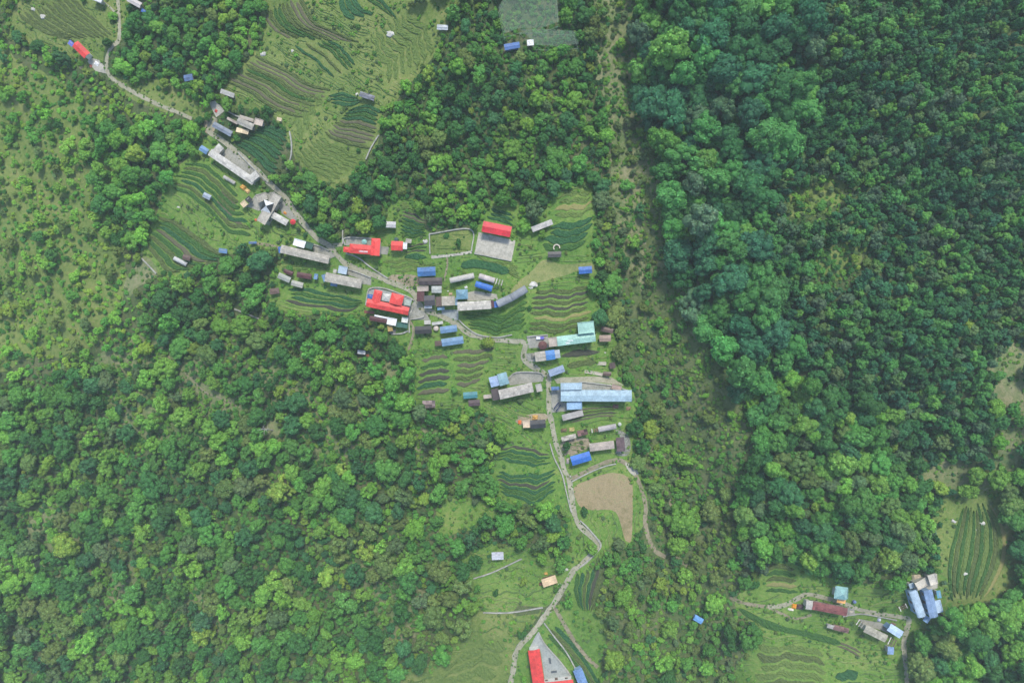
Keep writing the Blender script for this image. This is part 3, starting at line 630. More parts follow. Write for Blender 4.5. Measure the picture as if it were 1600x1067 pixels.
    if win:
        n = max(1, int(L/3.6)); wz = .95
        for s in (-1, 1):
            for i in range(n):
                x = -il+(i+.5)*2*il/n
                for fl in range(2 if h > 4.6 else 1):
                    isd = (i == n//2 and fl == 0)
                    o = bpy.data.objects.new('door' if isd else 'window', door_mesh if isd else win_mesh); COL.objects.link(o); o.parent = root
                    p = M @ Vector((x, s*(iw+.01), (.05 if isd else wz)+fl*2.5)); o.location = p-root.location
                    o.rotation_euler = (0, 0, math.atan2(u.y, u.x)+(0 if s > 0 else math.pi))
                    if not isd:
                        g = bpy.data.objects.new('pane', pane_mesh); COL.objects.link(g); g.parent = o
    return root
def mark(root, ax, W, h, n, pitchz, mat, name='painted_lettering', seed=1):
    """row of weathered white painted strokes lying on a roof slope"""
    x1, y1, x2, y2 = ax; a = P(x1, y1, h); b_ = P(x2, y2, h); A = Vector([float(t) for t in a]); B = Vector([float(t) for t in b_])
    u = (B-A); L = u.length; u = u.normalized(); v = Vector((-u.y, u.x, 0)).normalized()+Vector((0, 0, pitchz)); wm = W*mpp(A.z)
    r = random.Random(seed); q = MB(); cw = L/n
    for i in range(n):
        o = A+u*cw*i
        def bar(u0, v0, u1, v1, t):
            p0 = o+u*cw*u0+v*wm*v0; p1 = o+u*cw*u1+v*wm*v1; d = (p1-p0).normalized(); sdv = d.cross(Vector((0,0,1))).normalized()*t
            q.quad([p0-sdv, p1-sdv, p1+sdv, p0+sdv])
        k = r.randrange(5); t = cw*.13
        bar(.12, 0, .12, 1, t)
        if k in (0, 1, 4): bar(.12, 1, .8, 1, t)
        if k in (0, 2, 3): bar(.12, .5, .8, .5, t)
        if k in (1, 2, 4): bar(.12, 0, .8, 0, t)
        if k in (0, 3, 4): bar(.8, 0, .8, 1, t)
    q.build(name, mat, root)
B = building
# topmost cluster
B('tin_shed', 'grey tin shed roof above the topmost courtyard', 'shed', (346,143.5,366,150), 7, 'shed', 'lgrey', 2.4)
B('house', 'slate-blue tin-roofed house below the topmost courtyard', 'house', (335,195.5,361.7,209.7), 9, 'gable', (.20,.24,.29), 3, dirt=.6)
r_ = B('house', 'grey slate house with tan back roof above dark terraces', 'house', (373,190,395.5,199), 10, 'gable', 'grey', 3.2, wall='stone')
B('house', None, None, (376,183.5,396,188.5), 5, 'shed', 'tan', 3.0, root=r_); B('house', None, None, (356,185.5,371,193), 4, 'shed', 'pink', 2.3, root=r_, wall='wood')
B('hut', 'cream and orange roofed hut beside the slate house', 'hut', (371,204,388,207), 7, 'flat', 'cream', 2.4, wall='wood', spread=.3)
B('concrete_house', 'small pale flat-roofed block holding a red tarp', 'house', (399,190.5,411,193), 10, 'flat', 'pink', 2.8)
B('lean_to', 'tiny tan lean-to at the head of the dark terraces', 'shed', (433,186,440,187.5), 5, 'shed', 'cream', 2)
B('hut', 'small bright blue hut by the U-shaped lodge', 'hut', (313.5,231,324.5,238), 9, 'gable', 'midb', 2.6)
r_ = B('lodge', 'long U-shaped grey lodge round a stone courtyard', 'lodge', (330.5,239.3,397.3,284.8), 11.5, 'gable', 'lgrey', 3.2, .2, kind='slate')
B('lodge', None, None, (333,243,346,228), 11, 'gable', 'lgrey', 3.1, .2, root=r_, kind='slate', win=False); B('lodge', None, None, (391,282,402,271), 11, 'gable', 'lgrey', 3.1, .2, root=r_, kind='slate', win=False)
B('poly_tunnel', 'pale vaulted tunnel beside a heap of timber', 'tunnel', (349.5,276,367,286.5), 5.5, 'barrel', 'lgrey', 1.2, .4, win=False)
B('hut', 'blue-grey field hut beside brown beds', 'hut', (318,304,329,309.5), 8, 'gable', (.30,.36,.42), 2.3)
r_ = B('hut', 'small cream and black hut on the stone yard', 'hut', (378.5,322,385,316), 9, 'flat', 'cream', 2.5); B('hut', None, None, (386,315,392,309), 8, 'shed', 'black', 2.7, root=r_)
r_ = B('lodge', 'grey flat lodge crowned by a black and white pyramid', 'lodge', (433.2,303.7,409.5,349), 15, 'flat', 'greyb', 4.2, dirt=.7)
B('lodge', None, None, (425.5,335.5,449,348.5), 10, 'gable', 'lgrey', 3.4, .25, root=r_, kind='slate'); B('lodge', None, None, (403,312,417,306), 12, 'flat', 'greyb', 3.0, root=r_)
def pyramid(root, cx, cy, r, h, rise, cols, rot):
    X, Y, Z = (float(t) for t in P(cx, cy, h)); m = mpp(Z); a = r*m
    M = Matrix.Translation((X, Y, Z)) @ Matrix.Rotation(rot, 4, 'Z')
    pts = [Vector((a*i, a*j, 0)) for i, j in ((-1,-1),(1,-1),(1,1),(-1,1))]
    for k in range(4):
        q = MB(); slope(q, M, pts[k], pts[(k+1) % 4], (0,0,rise), (0,0,rise), 6, 3, .02, .03, random.Random(k))
        q.build('roof_slope', M_roof(cols[k % len(cols)], 'metal', .15), root)
    return M, a
pyramid(r_, 418.2, 323.4, 9.0, 4.9, 1.9, [C['white'], C['black']], R(-62)+R(45))
# path-side lodges
r_ = B('lodge', 'long weathered grey lodge with a blue end and white annex', 'lodge', (441,389.6,513.7,406.1), 12.5, 'gable', 'greyb', 4.0, .22)
B('lodge', None, None, (435.5,391,441.5,390.3), 9.5, 'shed', 'blue', 3.2, root=r_); B('lodge', None, None, (460,378,477,383), 11, 'flat', 'white', 3.4, root=r_)
B('net_shed', 'dark green net shed against the white annex', 'shed', (478,382,489,385.5), 10, 'flat', 'dgreen', 2.6, wall='tin')
B('shed', 'small maroon tin shed above the grey tin roofs', 'shed', (444,423,457.5,428), 6.5, 'gable', 'maroon', 2.3, wall='wood')
B('shed', 'larger maroon tin shed beside a blue hut', 'shed', (464.5,429,486.5,432.5), 8.5, 'gable', 'maroon', 2.5, wall='wood', spread=.25)
B('shed', 'grey-green tin shed under the small maroon shed', 'shed', (435.2,430,453.4,438), 9, 'gable', (.36,.38,.33), 2.4, .25)
B('shed', 'lower grey-green tin shed near the dark canopy', 'shed', (455.8,441.5,473.2,446.2), 8.5, 'gable', (.38,.38,.32), 2.4, .25)
B('canopy', 'dark brown canopy at the edge of the lower beds', 'canopy', (422,456,436,454), 9, 'hip', 'brown', 2.0, wall='wood')
B('hut', 'little blue hut between maroon shed and grey lodge', 'hut', (494.5,428,493,436.5), 6, 'shed', 'midb', 2.3)
r_ = B('lodge', 'grey lodge with pale blue annex and blue porch', 'lodge', (510.2,433.2,564.4,443.7), 14.5, 'gable', 'greyb', 4.0, .2)
B('lodge', None, None, (504.5,435.5,510,433.5), 11, 'shed', 'midb', 3.2, root=r_); B('lodge', None, None, (529.5,421,542.5,423.5), 12, 'flat', 'sky', 3.6, root=r_)
B('lodge', None, None, (521,423.5,526,424), 6, 'flat', 'lgrey', 3.0, root=r_); B('lodge', None, None, (517,444,527,445.5), 5, 'shed', 'midb', 2.5, root=r_)
r_ = B('lodge', 'long red-roofed L-shaped house with white roof lettering', 'house', (547.1,388.6,592.2,391.6), 14.5, 'gable', 'red', 4.2, .32, wall='white', dirt=.12, hips=(1, 0))
B('lodge', None, None, (537,389.8,547.6,390.5), 8.5, 'hip', 'red', 3.4, .3, root=r_, wall='white', dirt=.12); B('lodge', None, None, (587.5,372.5,586.5,400), 14, 'gable', 'red', 4.3, .34, root=r_, wall='white', dirt=.12, hips=(1, 0))
WHITE = M_plain((.78,.78,.77), .7, .12)
mark(r_, (561,393.6,574.5,394.6), 2.0, 5.22, 8, .32, WHITE, seed=3)
B('house', 'small red roof with a white end beyond the red L-shaped house', 'house', (611.5,384,629.5,384.6), 14.5, 'gable', 'red', 3.2, .3, wall='white', dirt=.12)
B('shed', 'white flat shed at the end of the small red roof', 'shed', (630,384.3,636.3,384.5), 10.5, 'flat', 'white', 2.6)
B('shed', 'pale grey tin shed alone in the grass above red roofs', 'shed', (602.5,351,618.5,351.4), 9.5, 'gable', (.50,.50,.50), 2.4, .2)
B('stone_hut', 'low stone hut beside the small red roof', 'hut', (634,375.8,643,377.4), 6.5, 'flat', 'greyb', 1.8, wall='stone')
r_ = B('lodge', 'big red-roofed compound with two wings round a white canopy', 'lodge', (574,473,638.8,486.5), 12.5, 'gable', 'red', 4.6, .34, wall='white', dirt=.1)
B('lodge', None, None, (591.5,453.5,587,474), 13, 'gable', 'red', 4.7, .34, root=r_, wall='white', dirt=.1, hips=(1, 0)); B('lodge', None, None, (622,459.5,618,476), 20, 'gable', 'red', 4.65, .26, root=r_, wall='white', dirt=.1, hips=(1, 0))
B('canopy', 'white domed canopy between the wings of the big red roof', 'canopy', (597.5,463.8,610,466), 12, 'hip', (.55,.55,.50), 3.6, .5, wall='white')
B('canopy', 'grey-green flat canopy at the end of the big red roof', 'canopy', (632.5,471,642.5,473), 11, 'flat', (.33,.38,.34), 2.8)
B('shed', 'small blue shed at the corner of the big red roof', 'shed', (574.5,462.5,582.5,463.5), 6, 'shed', 'blue', 2.2)
B('shed', 'narrow rusty brown shed under the big red roof', 'shed', (569.5,487,584.5,488.5), 4.5, 'shed', 'rust', 2, wall='wood')
r_ = B('shed', 'long maroon and white shed below the big red compound', 'shed', (578,497,605.5,501.5), 7.5, 'gable', 'maroon', 2.6, .2, wall='white'); B('shed', None, None, (585.5,492.8,609,497.6), 2.6, 'shed', 'white', 2.8, root=r_)
B('shed', None, None, (605.5,501,619.5,503.8), 11, 'flat', 'white', 3.0, root=r_)
B('shed', 'small white square shed inside a fenced plot', 'shed', (628,499.4,637.5,500.6), 8, 'flat', (.62,.66,.60), 2.4)
B('net_shed', 'dark green net roof below the white square shed', 'shed', (620,507,637,509), 8, 'flat', (.04,.13,.10), 2.0, wall='tin')
B('shed', 'ochre tin shed under the white shed', 'shed', (606,513.5,613.5,512.5), 9, 'shed', (.45,.31,.10), 2.2, wall='wood')
# centre
B('house', 'bright blue gabled house beside tan dirt beds', 'house', (652.8,425.5,680.5,423.6), 14, 'gable', (.05,.15,.34), 3.4, .3, wall='blue')
B('shed', 'long black-brown shed under the blue gabled house', 'shed', (655,440.3,691,439.2), 11.5, 'gable', (.055,.045,.045), 2.8, .22, wall='wood', spread=.3, dirt=.6)
B('house', 'pale rough block behind the black and maroon roofs', 'house', (652,451.5,669.5,450.8), 8, 'flat', 'pink', 2.8)
B('house', 'grey-green square house between dirt beds and slate lodge', 'house', (674.5,452.5,690,452.3), 10.5, 'gable', (.36,.39,.36), 3.0, .18)
r_ = B('house', 'dark maroon and black roofed house by the path', 'house', (663,470.5,679.8,469), 16, 'gable', (.06,.06,.068), 3.4, .22, wall='stone', dirt=.5); B('house', None, None, (657.5,455,657,471), 11.5, 'gable', 'maroon', 3.1, .2, root=r_, wall='stone')
B('house', None, None, (681,471.5,690,471), 15, 'shed', 'brown', 3.0, .12, root=r_); B('house', None, None, (663,480,675,479.6), 3.6, 'shed', 'white', 2.6, root=r_)
B('house', 'beige slate-roofed house joined to a blue strip', 'house', (690.5,470.6,710.6,469.8), 14.5, 'gable', (.36,.33,.27), 3.4, .16, kind='slate'); B('awning', 'narrow blue awning above the path', 'awning', (683.5,482.5,694.5,481.5), 4.5, 'shed', (.16,.32,.45), 2.3)
B('house', 'teal-blue square house behind the slate lodge', 'house', (713,460.5,731,459.5), 15, 'hip', (.13,.27,.35), 3.6, .25, wall='blue')
B('lean_to', 'thin blue lean-to between two slate roofs', 'shed', (713.3,465,713,477), 3.6, 'shed', (.25,.38,.48), 2.8)
r_ = B('lodge', 'long pale slate lodge with a maroon end', 'lodge', (715.5,479.3,767.3,475.7), 13.5, 'gable', (.42,.40,.35), 4.2, .18, kind='slate'); B('lodge', None, None, (767.5,475.4,772,474.8), 11.5, 'shed', 'maroon', 3.6, .1, root=r_)
r_ = B('hall', 'curved grey vaulted hall with a blue front', 'hall', (777,475.5,800,464.5), 12, 'barrel', (.23,.25,.27), 3.4, .3, wall='tin', dirt=.15); B('hall', None, None, (799.5,464.8,822.5,450.8), 12, 'barrel', (.23,.25,.27), 3.4, .3, root=r_, wall='tin', dirt=.15)
B('hall', None, None, (771.5,476.4,778,475), 9.5, 'shed', 'blue', 3.0, .1, root=r_)
B('poly_tunnel', 'long pale grey tunnel roof above the teal-blue house', 'tunnel', (703.5,439,740.5,430), 8.5, 'barrel', 'lgrey', 1.8, .3, win=False)
B('poly_tunnel', 'pinkish grey tunnel roof beside bare rafters', 'tunnel', (748.5,431,773,438.5), 8.5, 'barrel', (.44,.40,.38), 1.8, .3, win=False)
B('bare_frame', 'open roof of bare pale rafters at a tunnel end', 'frame', (773.5,438.8,786.5,442.6), 9.5, 'frame', 'lgrey', 2.2)
B('shed', 'glossy blue vaulted shed below the pinkish tunnel', 'shed', (743,443.5,769,451.3), 9.5, 'barrel', (.03,.14,.45), 2.6, .3, wall='blue', dirt=.1)
B('house', 'mid-blue tin house beside the long black shed', 'house', (688,516,714,512.6), 10.5, 'gable', (.13,.24,.38), 3.2, .25, wall='blue', dirt=.15); B('house', 'blue lower tin house with a dark porch', 'house', (690.5,535.6,724,530.6), 11.5, 'gable', (.14,.25,.38), 3.2, .25, wall='blue', dirt=.12)
B('porch', 'dark brown porch at the end of the lower blue house', 'porch', (679.5,537,690.5,535.8), 8, 'shed', 'brown', 2.4, wall='wood')
B('shed', 'long black tin shed with a pale ridge', 'shed', (648.5,516,674.5,515), 12, 'gable', 'black', 2.7, .22, wall='wood', dirt=.4)
B('shed', 'small grey tin shed above the black shed', 'shed', (663,503.8,673,503.4), 6.5, 'flat', 'lgrey', 2.0); B('shed', 'narrow pale tin shed above the mid-blue house', 'shed', (675,506,692,503.6), 4.6, 'shed', (.52,.52,.48), 2.0)
B('hall', 'bright red hall roof above the sports court', 'hall', (754,353.8,798.4,362.6), 17, 'gable', 'red2', 4.0, .28, wall='white', dirt=.08)
B('shed', 'tilted pale tin shed by the dark green terraces', 'shed', (831,359.5,863,346.5), 8.5, 'shed', (.44,.43,.40), 2.5, .15, spread=.12)
B('hut', 'dark-roofed hut below a pale stone arch', 'hut', (856,398,877,397.3), 9, 'gable', (.07,.07,.07), 2.4, .25, wall='stone')
B('hut', 'blue hut at the end of the yellowed hay meadow', 'hut', (904.3,422.8,924.3,421.6), 11, 'gable', (.045,.15,.44), 2.6, .3, wall='blue')
# mint lodge row
r_ = B('lodge', 'mint green lodge with raised flat annex and roof lettering', 'lodge', (870.5,533.3,929,526), 15, 'gable', 'mint', 4.2, .22, wall='green', dirt=.1); B('lodge', None, None, (903,513,927.6,510.6), 18, 'flat', (.34,.57,.48), 6.2, root=r_, wall='green', dirt=.08, win=False)
B('lodge', None, None, (857,534.8,870,533.4), 14.5, 'flat', 'pink', 3.8, root=r_)
mark(r_, (884,537.2,903,534.8), 2.2, 4.72, 7, .22, WHITE, seed=5); mark(r_, (887,533.6,902,531.6), 2.0, 5.0, 6, .22, WHITE, seed=8)
B('shed', 'rusty brown roof behind the mint lodge', 'shed', (939.5,513.5,957,517.5), 7.5, 'gable', 'brown', 2.5, .25, wall='wood', dirt=.6); B('shed', 'tan-brown roof at the end of the mint lodge', 'shed', (936.5,528.8,953.8,528.4), 10, 'gable', (.27,.20,.16), 2.6, .2, wall='wood', dirt=.5)
r_ = B('house', 'grey and bright blue striped roof house below the mint lodge', 'house', (836,557.7,852.7,555.6), 15, 'gable', 'greyb', 3.2, .2); B('house', None, None, (852.7,555.6,867,553.6), 15, 'gable', (.06,.20,.46), 3.25, .2, root=r_, dirt=.1); B('house', None, None, (867,553.4,875,552.4), 13, 'gable', (.33,.38,.42), 3.0, .2, root=r_)
B('shed', 'slate-blue shed tilted beside the path junction', 'shed', (857.5,583.5,881.3,575.3), 11, 'gable', (.24,.31,.42), 2.6, .12, dirt=.1)
B('shed', 'dark brown low shed at the end of the stone troughs', 'shed', (942.5,583.5,954.5,584.2), 6.5, 'gable', 'brown', 1.8, wall='wood'); B('shed', 'dark brown hut at the gully edge above the troughs', 'hut', (956,566.5,957.5,575.5), 9, 'gable', (.085,.06,.055), 2.0, wall='wood')
r_ = B('lodge', 'mottled slate lodge with brown end and blue annex', 'lodge', (780,616.5,832.5,604.8), 15, 'gable', (.36,.34,.30), 4.0, .2, kind='slate'); B('lodge', None, None, (768.5,617,780,614.8), 18, 'shed', (.075,.06,.06), 3.6, .1, root=r_); B('lodge', None, None, (765.5,597.6,779,594), 16, 'gable', (.28,.38,.55), 3.7, .15, root=r_); B('lodge', None, None, (779,594,793.5,590), 19, 'gable', (.24,.40,.44), 3.9, .15, root=r_)
B('lodge', None, None, (837.5,606.5,846.5,604.6), 12, 'flat', 'lgrey', 3.2, root=r_); B('lodge', None, None, (755.5,620,768,618.4), 6, 'shed', 'pink', 2.4, root=r_)
B('shed', 'teal tin shed below the brown garden beds', 'shed', (724,618,746,616.4), 10, 'gable', (.06,.22,.24), 2.5, .25, dirt=.15); B('shed', 'dark brown shed under the teal tin shed', 'shed', (732,629.8,750,628.6), 9.5, 'gable', (.085,.06,.062), 2.4, .2, wall='wood')
B('shed', 'brown and white patched tin shed at the wood edge', 'shed', (660.5,631.4,680,631), 11.5, 'gable', (.20,.15,.14), 2.4, .2, spread=.5, wall='wood')
r_ = B('hut', 'black-roofed hut with a cream end beside the path', 'hut', (828.5,663.2,852.5,661.6), 13, 'gable', (.035,.04,.045), 2.9, .25, wall='wood', dirt=.15); B('hut', None, None, (817,662.4,828.3,661.8), 11.5, 'flat', (.62,.50,.36), 2.5, root=r_)
# pale blue lodge row
r_ = B('lodge', 'very long pale blue lodge by the gully', 'lodge', (876,617.8,984,617), 18, 'gable', (.32,.45,.52), 4.6, .18, wall='blue', dirt=.1); B('lodge', None, None, (875.7,603.6,909.3,603.2), 11, 'shed', (.35,.47,.54), 5.1, .1, root=r_, wall='blue', dirt=.08, win=False); B('lodge', None, None, (885.3,634,909.3,633.2), 11.5, 'flat', (.25,.40,.56), 3.0, root=r_, wall='blue', dirt=.1)
B('lodge', None, None, (861.3,606.6,874.2,606.4), 5.5, 'shed', (.10,.20,.40), 3.0, root=r_, wall='blue'); B('lodge', None, None, (956,603.5,970,606.5), 8, 'flat', (.42,.32,.27), 3.2, root=r_)
B('shed', 'tilted grey roof just below the pale blue lodge', 'shed', (878.3,652.5,911,644.5), 9.5, 'shed', (.40,.38,.35), 2.6, .1)
B('poly_tunnel', 'grey tunnel roof with a rusty open end', 'tunnel', (935,671.2,962,665.2), 8.5, 'barrel', (.38,.36,.35), 2.0, .3, win=False); B('bare_frame', 'rusty rafters joined to the grey tunnel roof', 'frame', (923,673,934.5,671.2), 6.5, 'frame', 'rust', 2.0)
B('shed', 'patched grey roof with scrap along the path', 'shed', (877,685.8,900,680.4), 7, 'gable', 'greyb', 2.2, .2, spread=.3); B('scrap_shed', 'rusty striped scrap roof beside the patched grey roof', 'shed', (902,677.5,918,674), 9, 'shed', (.13,.07,.06), 2.2, .1, spread=.7, wall='wood')
B('house', 'pinkish tan tin house beside the scree', 'house', (921,699,959,693.8), 12.5, 'gable', (.38,.33,.28), 2.9, .12, dirt=.15)
B('shed', 'upright brown tin shed with a blue base on the scree', 'shed', (968.6,683,970,704.5), 13, 'gable', (.11,.075,.08), 2.8, .2, spread=.25, wall='blue')
B('shed', 'bright royal blue shed beside the path', 'shed', (892.5,720,922.5,711.5), 14.5, 'gable', (.035,.15,.50), 3.0, .28, wall='blue', dirt=.08)
# lower path
B('hut', 'cream planked hut beside the lower path', 'hut', (847.2,910,869.5,904.2), 13, 'shed', (.62,.46,.28), 2.6, .1, spread=.14, wall='wood'); B('hut', 'pale silver tin hut in the rough meadow', 'hut', (768.3,868.4,786.8,867.6), 12, 'gable', (.52,.54,.58), 2.4, .15, spread=.12)
r_ = B('lodge', 'lowest red-roofed house with a long upright wing', 'house', (834,1014.5,844.5,1085), 18.5, 'gable', 'red', 4.2, .28, wall='white', dirt=.08); B('lodge', None, None, (845,1074,896,1067.5), 15, 'gable', 'red', 4.1, .25, root=r_, wall='white', dirt=.08)
B('house', 'blue gabled house beside the triangular courtyard', 'house', (902,1045,917,1082), 14.5, 'gable', (.17,.29,.50), 3.4, .3, wall='blue', dirt=.08)
B('hut', 'small lone blue hut below the gully trail', 'hut', (1084.5,963,1097.5,971), 9, 'gable', (.14,.33,.62), 2.5, .25, wall='blue', dirt=.08)
B('hut', 'little white hut lost in the woodland below the village', 'hut', (559,549.6,571,551), 6, 'shed', (.55,.56,.55), 2.2)
# lower hamlet
r_ = B('lodge', 'long rusty red tin roof with a grey end in the hamlet', 'house', (1269.5,945.2,1322.5,955), 13, 'gable', (.21,.075,.07), 3.4, .2, spread=.22, dirt=.5, wall='stone'); B('lodge', None, None, (1258.5,943.6,1269.4,945.2), 14, 'gable', 'lgrey', 3.2, .18, root=r_)
r_ = B('pavilion', 'teal pyramid-roofed pavilion with an orange porch', 'pavilion', (1304,926,1324,926.5), 16, 'flat', (.20,.36,.36), 3.0, over=.5); pyramid(r_, 1314, 926, 10.0, 3.4, 1.8, [C['gteal'], (.28,.47,.46)], R(-8)); B('pavilion', None, None, (1307.3,937.2,1320.7,939), 7, 'shed', (.68,.36,.12), 2.4, root=r_)
r_ = B('shed', 'small brown and grey shed below the rusty red roof', 'shed', (1302,979.2,1325.3,984.8), 8, 'gable', (.17,.10,.09), 2.4, .2, spread=.3, wall='wood'); B('shed', None, None, (1292.5,976.8,1302,979), 6.5, 'shed', 'lgrey', 2.2, root=r_)
B('lodge', 'grey slate lodge between two open rafter frames', 'lodge', (1349,979,1385.5,998), 12, 'gable', (.32,.31,.25), 3.6, .15, kind='slate'); B('bare_frame', 'brown and white rafters at the lower end of the hamlet lodge', 'frame', (1386,998.3,1400,1005.6), 12.5, 'frame', 'brown', 3.4); B('bare_frame', 'white rafters at the upper end of the hamlet lodge', 'frame', (1338,970,1349,977.4), 10, 'frame', 'lgrey', 3.0)
B('house', 'pale blue tin house beside the hamlet path', 'house', (1387,977.5,1408.5,991.5), 12.5, 'gable', (.44,.58,.74), 3.2, .2, wall='blue', dirt=.08); B('shed', 'square blue shed under the rafter frames', 'shed', (1385.5,1014.6,1396.5,1016.4), 12, 'gable', (.22,.34,.55), 2.6, .15, dirt=.08)
B('hall', 'tall pale blue vaulted hall in the hamlet', 'hall', (1426,921.5,1436.5,960), 13.5, 'barrel', (.42,.55,.66), 3.4, .28, wall='blue', dirt=.08)
r_ = B('house', 'long blue house with pale side annexes in the hamlet', 'house', (1450,921.5,1453.8,960.5), 13.5, 'gable', (.21,.31,.48), 3.6, .22, wall='blue', dirt=.08); B('house', None, None, (1464,937.5,1465.4,954), 9.5, 'flat', (.45,.58,.72), 3.0, root=r_); B('house', None, None, (1465.6,922,1466.4,933), 6, 'shed', (.12,.32,.45), 2.6, root=r_)
r_ = B('unfinished_house', 'cream unfinished house at the head of the hamlet', 'house', (1428,914,1450,906.5), 12, 'flat', (.58,.54,.45), 2.8, dirt=.5); B('unfinished_house', None, None, (1449,905.5,1463,903), 16, 'flat', (.60,.56,.48), 3.2, root=r_, dirt=.5); B('unfinished_house', None, None, (1419,915,1428,913.5), 9, 'shed', (.34,.44,.52), 2.6, root=r_)
B('shed', 'small tilted blue shed at the hamlet path fork', 'shed', (1443.5,970,1451.5,963.5), 9, 'gable', (.25,.40,.60), 2.4, .2, dirt=.08)
B('bare_frame', 'dark rafter frame above the hamlet path', 'frame', (1401.5,949.6,1418.5,945.6), 8, 'frame', 'maroon', 2.0)
# upper left and top edge
r_ = B('house', 'lone red-roofed house on the upper slope', 'house', (118.5,69.5,136.6,87.7), 12.5, 'gable', 'red', 3.4, .3, wall='white', dirt=.1); B('house', None, None, (108.5,66,114.5,71.5), 7, 'shed', (.13,.16,.50), 2.6, root=r_)
B('house', 'white-roofed house cut by the top edge', 'house', (143,-4,160,2), 8, 'flat', (.60,.62,.64), 3.0); B('house', 'pale roofed house under trees at the top edge', 'house', (202,0,220,9), 9, 'gable', (.50,.46,.44), 3.0); B('shed', 'tiny blue shed under trees near the top edge', 'shed', (222,16.5,228,20), 5, 'shed', 'blue', 2.2)
B('hut', 'blue hut half hidden in dark trees', 'hut', (289,124,301,120), 10, 'gable', (.10,.17,.32), 2.6, dirt=.5)
B('hut', 'dark field hut with blue patches in the upper meadow', 'hut', (562.5,147.5,585,154), 8, 'gable', (.14,.15,.18), 2.2, .2, spread=.5, wall='stone'); B('tent', 'white and grey tent at the woodland edge above the meadow', 'tent', (683,43.5,700,43.5), 8, 'gable', (.50,.54,.56), 1.8, .35)
r_ = B('shed', 'blue shed with white panels in the netted enclosure', 'shed', (788,74.5,812,70.2), 9.5, 'gable', (.07,.17,.42), 2.6, .25, wall='blue', dirt=.4); B('shed', None, None, (823.5,67.6,834,66.6), 9, 'shed', 'white', 2.4, .1, root=r_)
B('poly_tunnel', 'pale vaulted tunnel at the foot of the long terraces', 'tunnel', (272.5,403.5,291.5,413.5), 6.5, 'barrel', (.45,.46,.45), 1.3, .4, win=False); B('hut', 'small brown hut beside the lower pale tunnel', 'hut', (286.5,401.5,297.5,404), 8, 'gable', 'brown', 2.0, wall='wood', spread=.4)
B('hut', 'flat blue hut at the edge of the lower terraces', 'hut', (343,391.5,355,393), 7, 'shed', (.12,.24,.42), 2.0)
B('hut', 'low blue tarp hut at the end of the footpath', 'hut', (389,379.6,401,379), 3.5, 'shed', (.10,.20,.38), 1.8)

# ---------------------------------------------------------------- small things
def at(px, py, h=0): x, y, z = P(px, py, h); return Vector((float(x), float(y), float(z)))
def ico(r, seed, jit=.25, flat=.7):
    rr = random.Random(seed); t = (1+5**.5)/2
    vs_ = [Vector(p).normalized() for p in ((-1,t,0),(1,t,0),(-1,-t,0),(1,-t,0),(0,-1,t),(0,1,t),(0,-1,-t),(0,1,-t),(t,0,-1),(t,0,1),(-t,0,-1),(-t,0,1))]
    fs = [(0,11,5),(0,5,1),(0,1,7),(0,7,10),(0,10,11),(1,5,9),(5,11,4),(11,10,2),(10,7,6),(7,1,8),(3,9,4),(3,4,2),(3,2,6),(3,6,8),(3,8,9),(4,9,5),(2,4,11),(6,2,10),(8,6,7),(9,8,1)]
    cache = {}; out = []
    def mid(a, b):
        k = (min(a, b), max(a, b))
        if k not in cache: vs_.append(((vs_[a]+vs_[b])/2).normalized()); cache[k] = len(vs_)-1
        return cache[k]
    for a, b, c in fs:
        ab, bc, ca = mid(a, b), mid(b, c), mid(c, a); out += [(a, ab, ca), (b, bc, ab), (c, ca, bc), (ab, bc, ca)]
    return [(v*r*(1+rr.uniform(-jit, jit))) for v in vs_], out
ROCK = M_stone('pale_rock', [(.30,.30,.27), (.48,.47,.43), (.62,.61,.57)], 1.2)
def boulder(px, py, r, label, seed, flat=.6):
    p = at(px, py); vv, ff = ico(r*mpp(p.z), seed); b = MB()
    b.v = [(p.x+v.x*1.25, p.y+v.y, p.z+v.z*flat) for v in vv]; b.f = ff; b.t = [random.uniform(.8, 1.1) for _ in ff]
    tag(centred(b.build('boulder', ROCK)), label, 'boulder')
for i, (x, y, r, lab) in enumerate([(1535,817,3.5,'white boulder high in the striped field'), (1527,827,2.2,'small white boulder inside the striped field'), (1512,853,1.8,'tiny pale boulder midway down the striped field'), (1507,896,3.4,'large white boulder low in the striped field'), (1490,814,3,'pale boulder at the edge of the striped field'), (279,324,2,'white boulder on the green terraced meadow'), (52,15,3,'pale boulder on the slope above the lone red house'), (68,26,4,'long pale boulder beside the upper slope rows'), (610,53,5,'flat grey boulder in the upper meadow'), (457,80,2.2,'white boulder at the head of a dark strip'), (412,85,4,'cluster-topped grey boulder above the brown terraces'), (558,148,2.5,'pale boulder beside the dark field hut'), (633,138,1.6,'tiny white boulder near the upper woodland edge'), (675,135,1.8,'tiny white boulder where woods meet upper meadow'), (833,445,5,'white rock heap at the tip of the vaulted hall'), (829,449,3,'smaller white rock beside the vaulted hall'), (665,377,3.5,'white rock at the corner of the fenced lawn'), (875,913,2.5,'pale boulder beside the cream planked hut path'), (884,889,3.2,'white boulder above the lower path bend'), (945,551,1.4,'white stone in the grass below the mint lodge'), (683,455,1.6,'white stone between two grey houses')]):
    boulder(x, y, r, lab, 100+i)
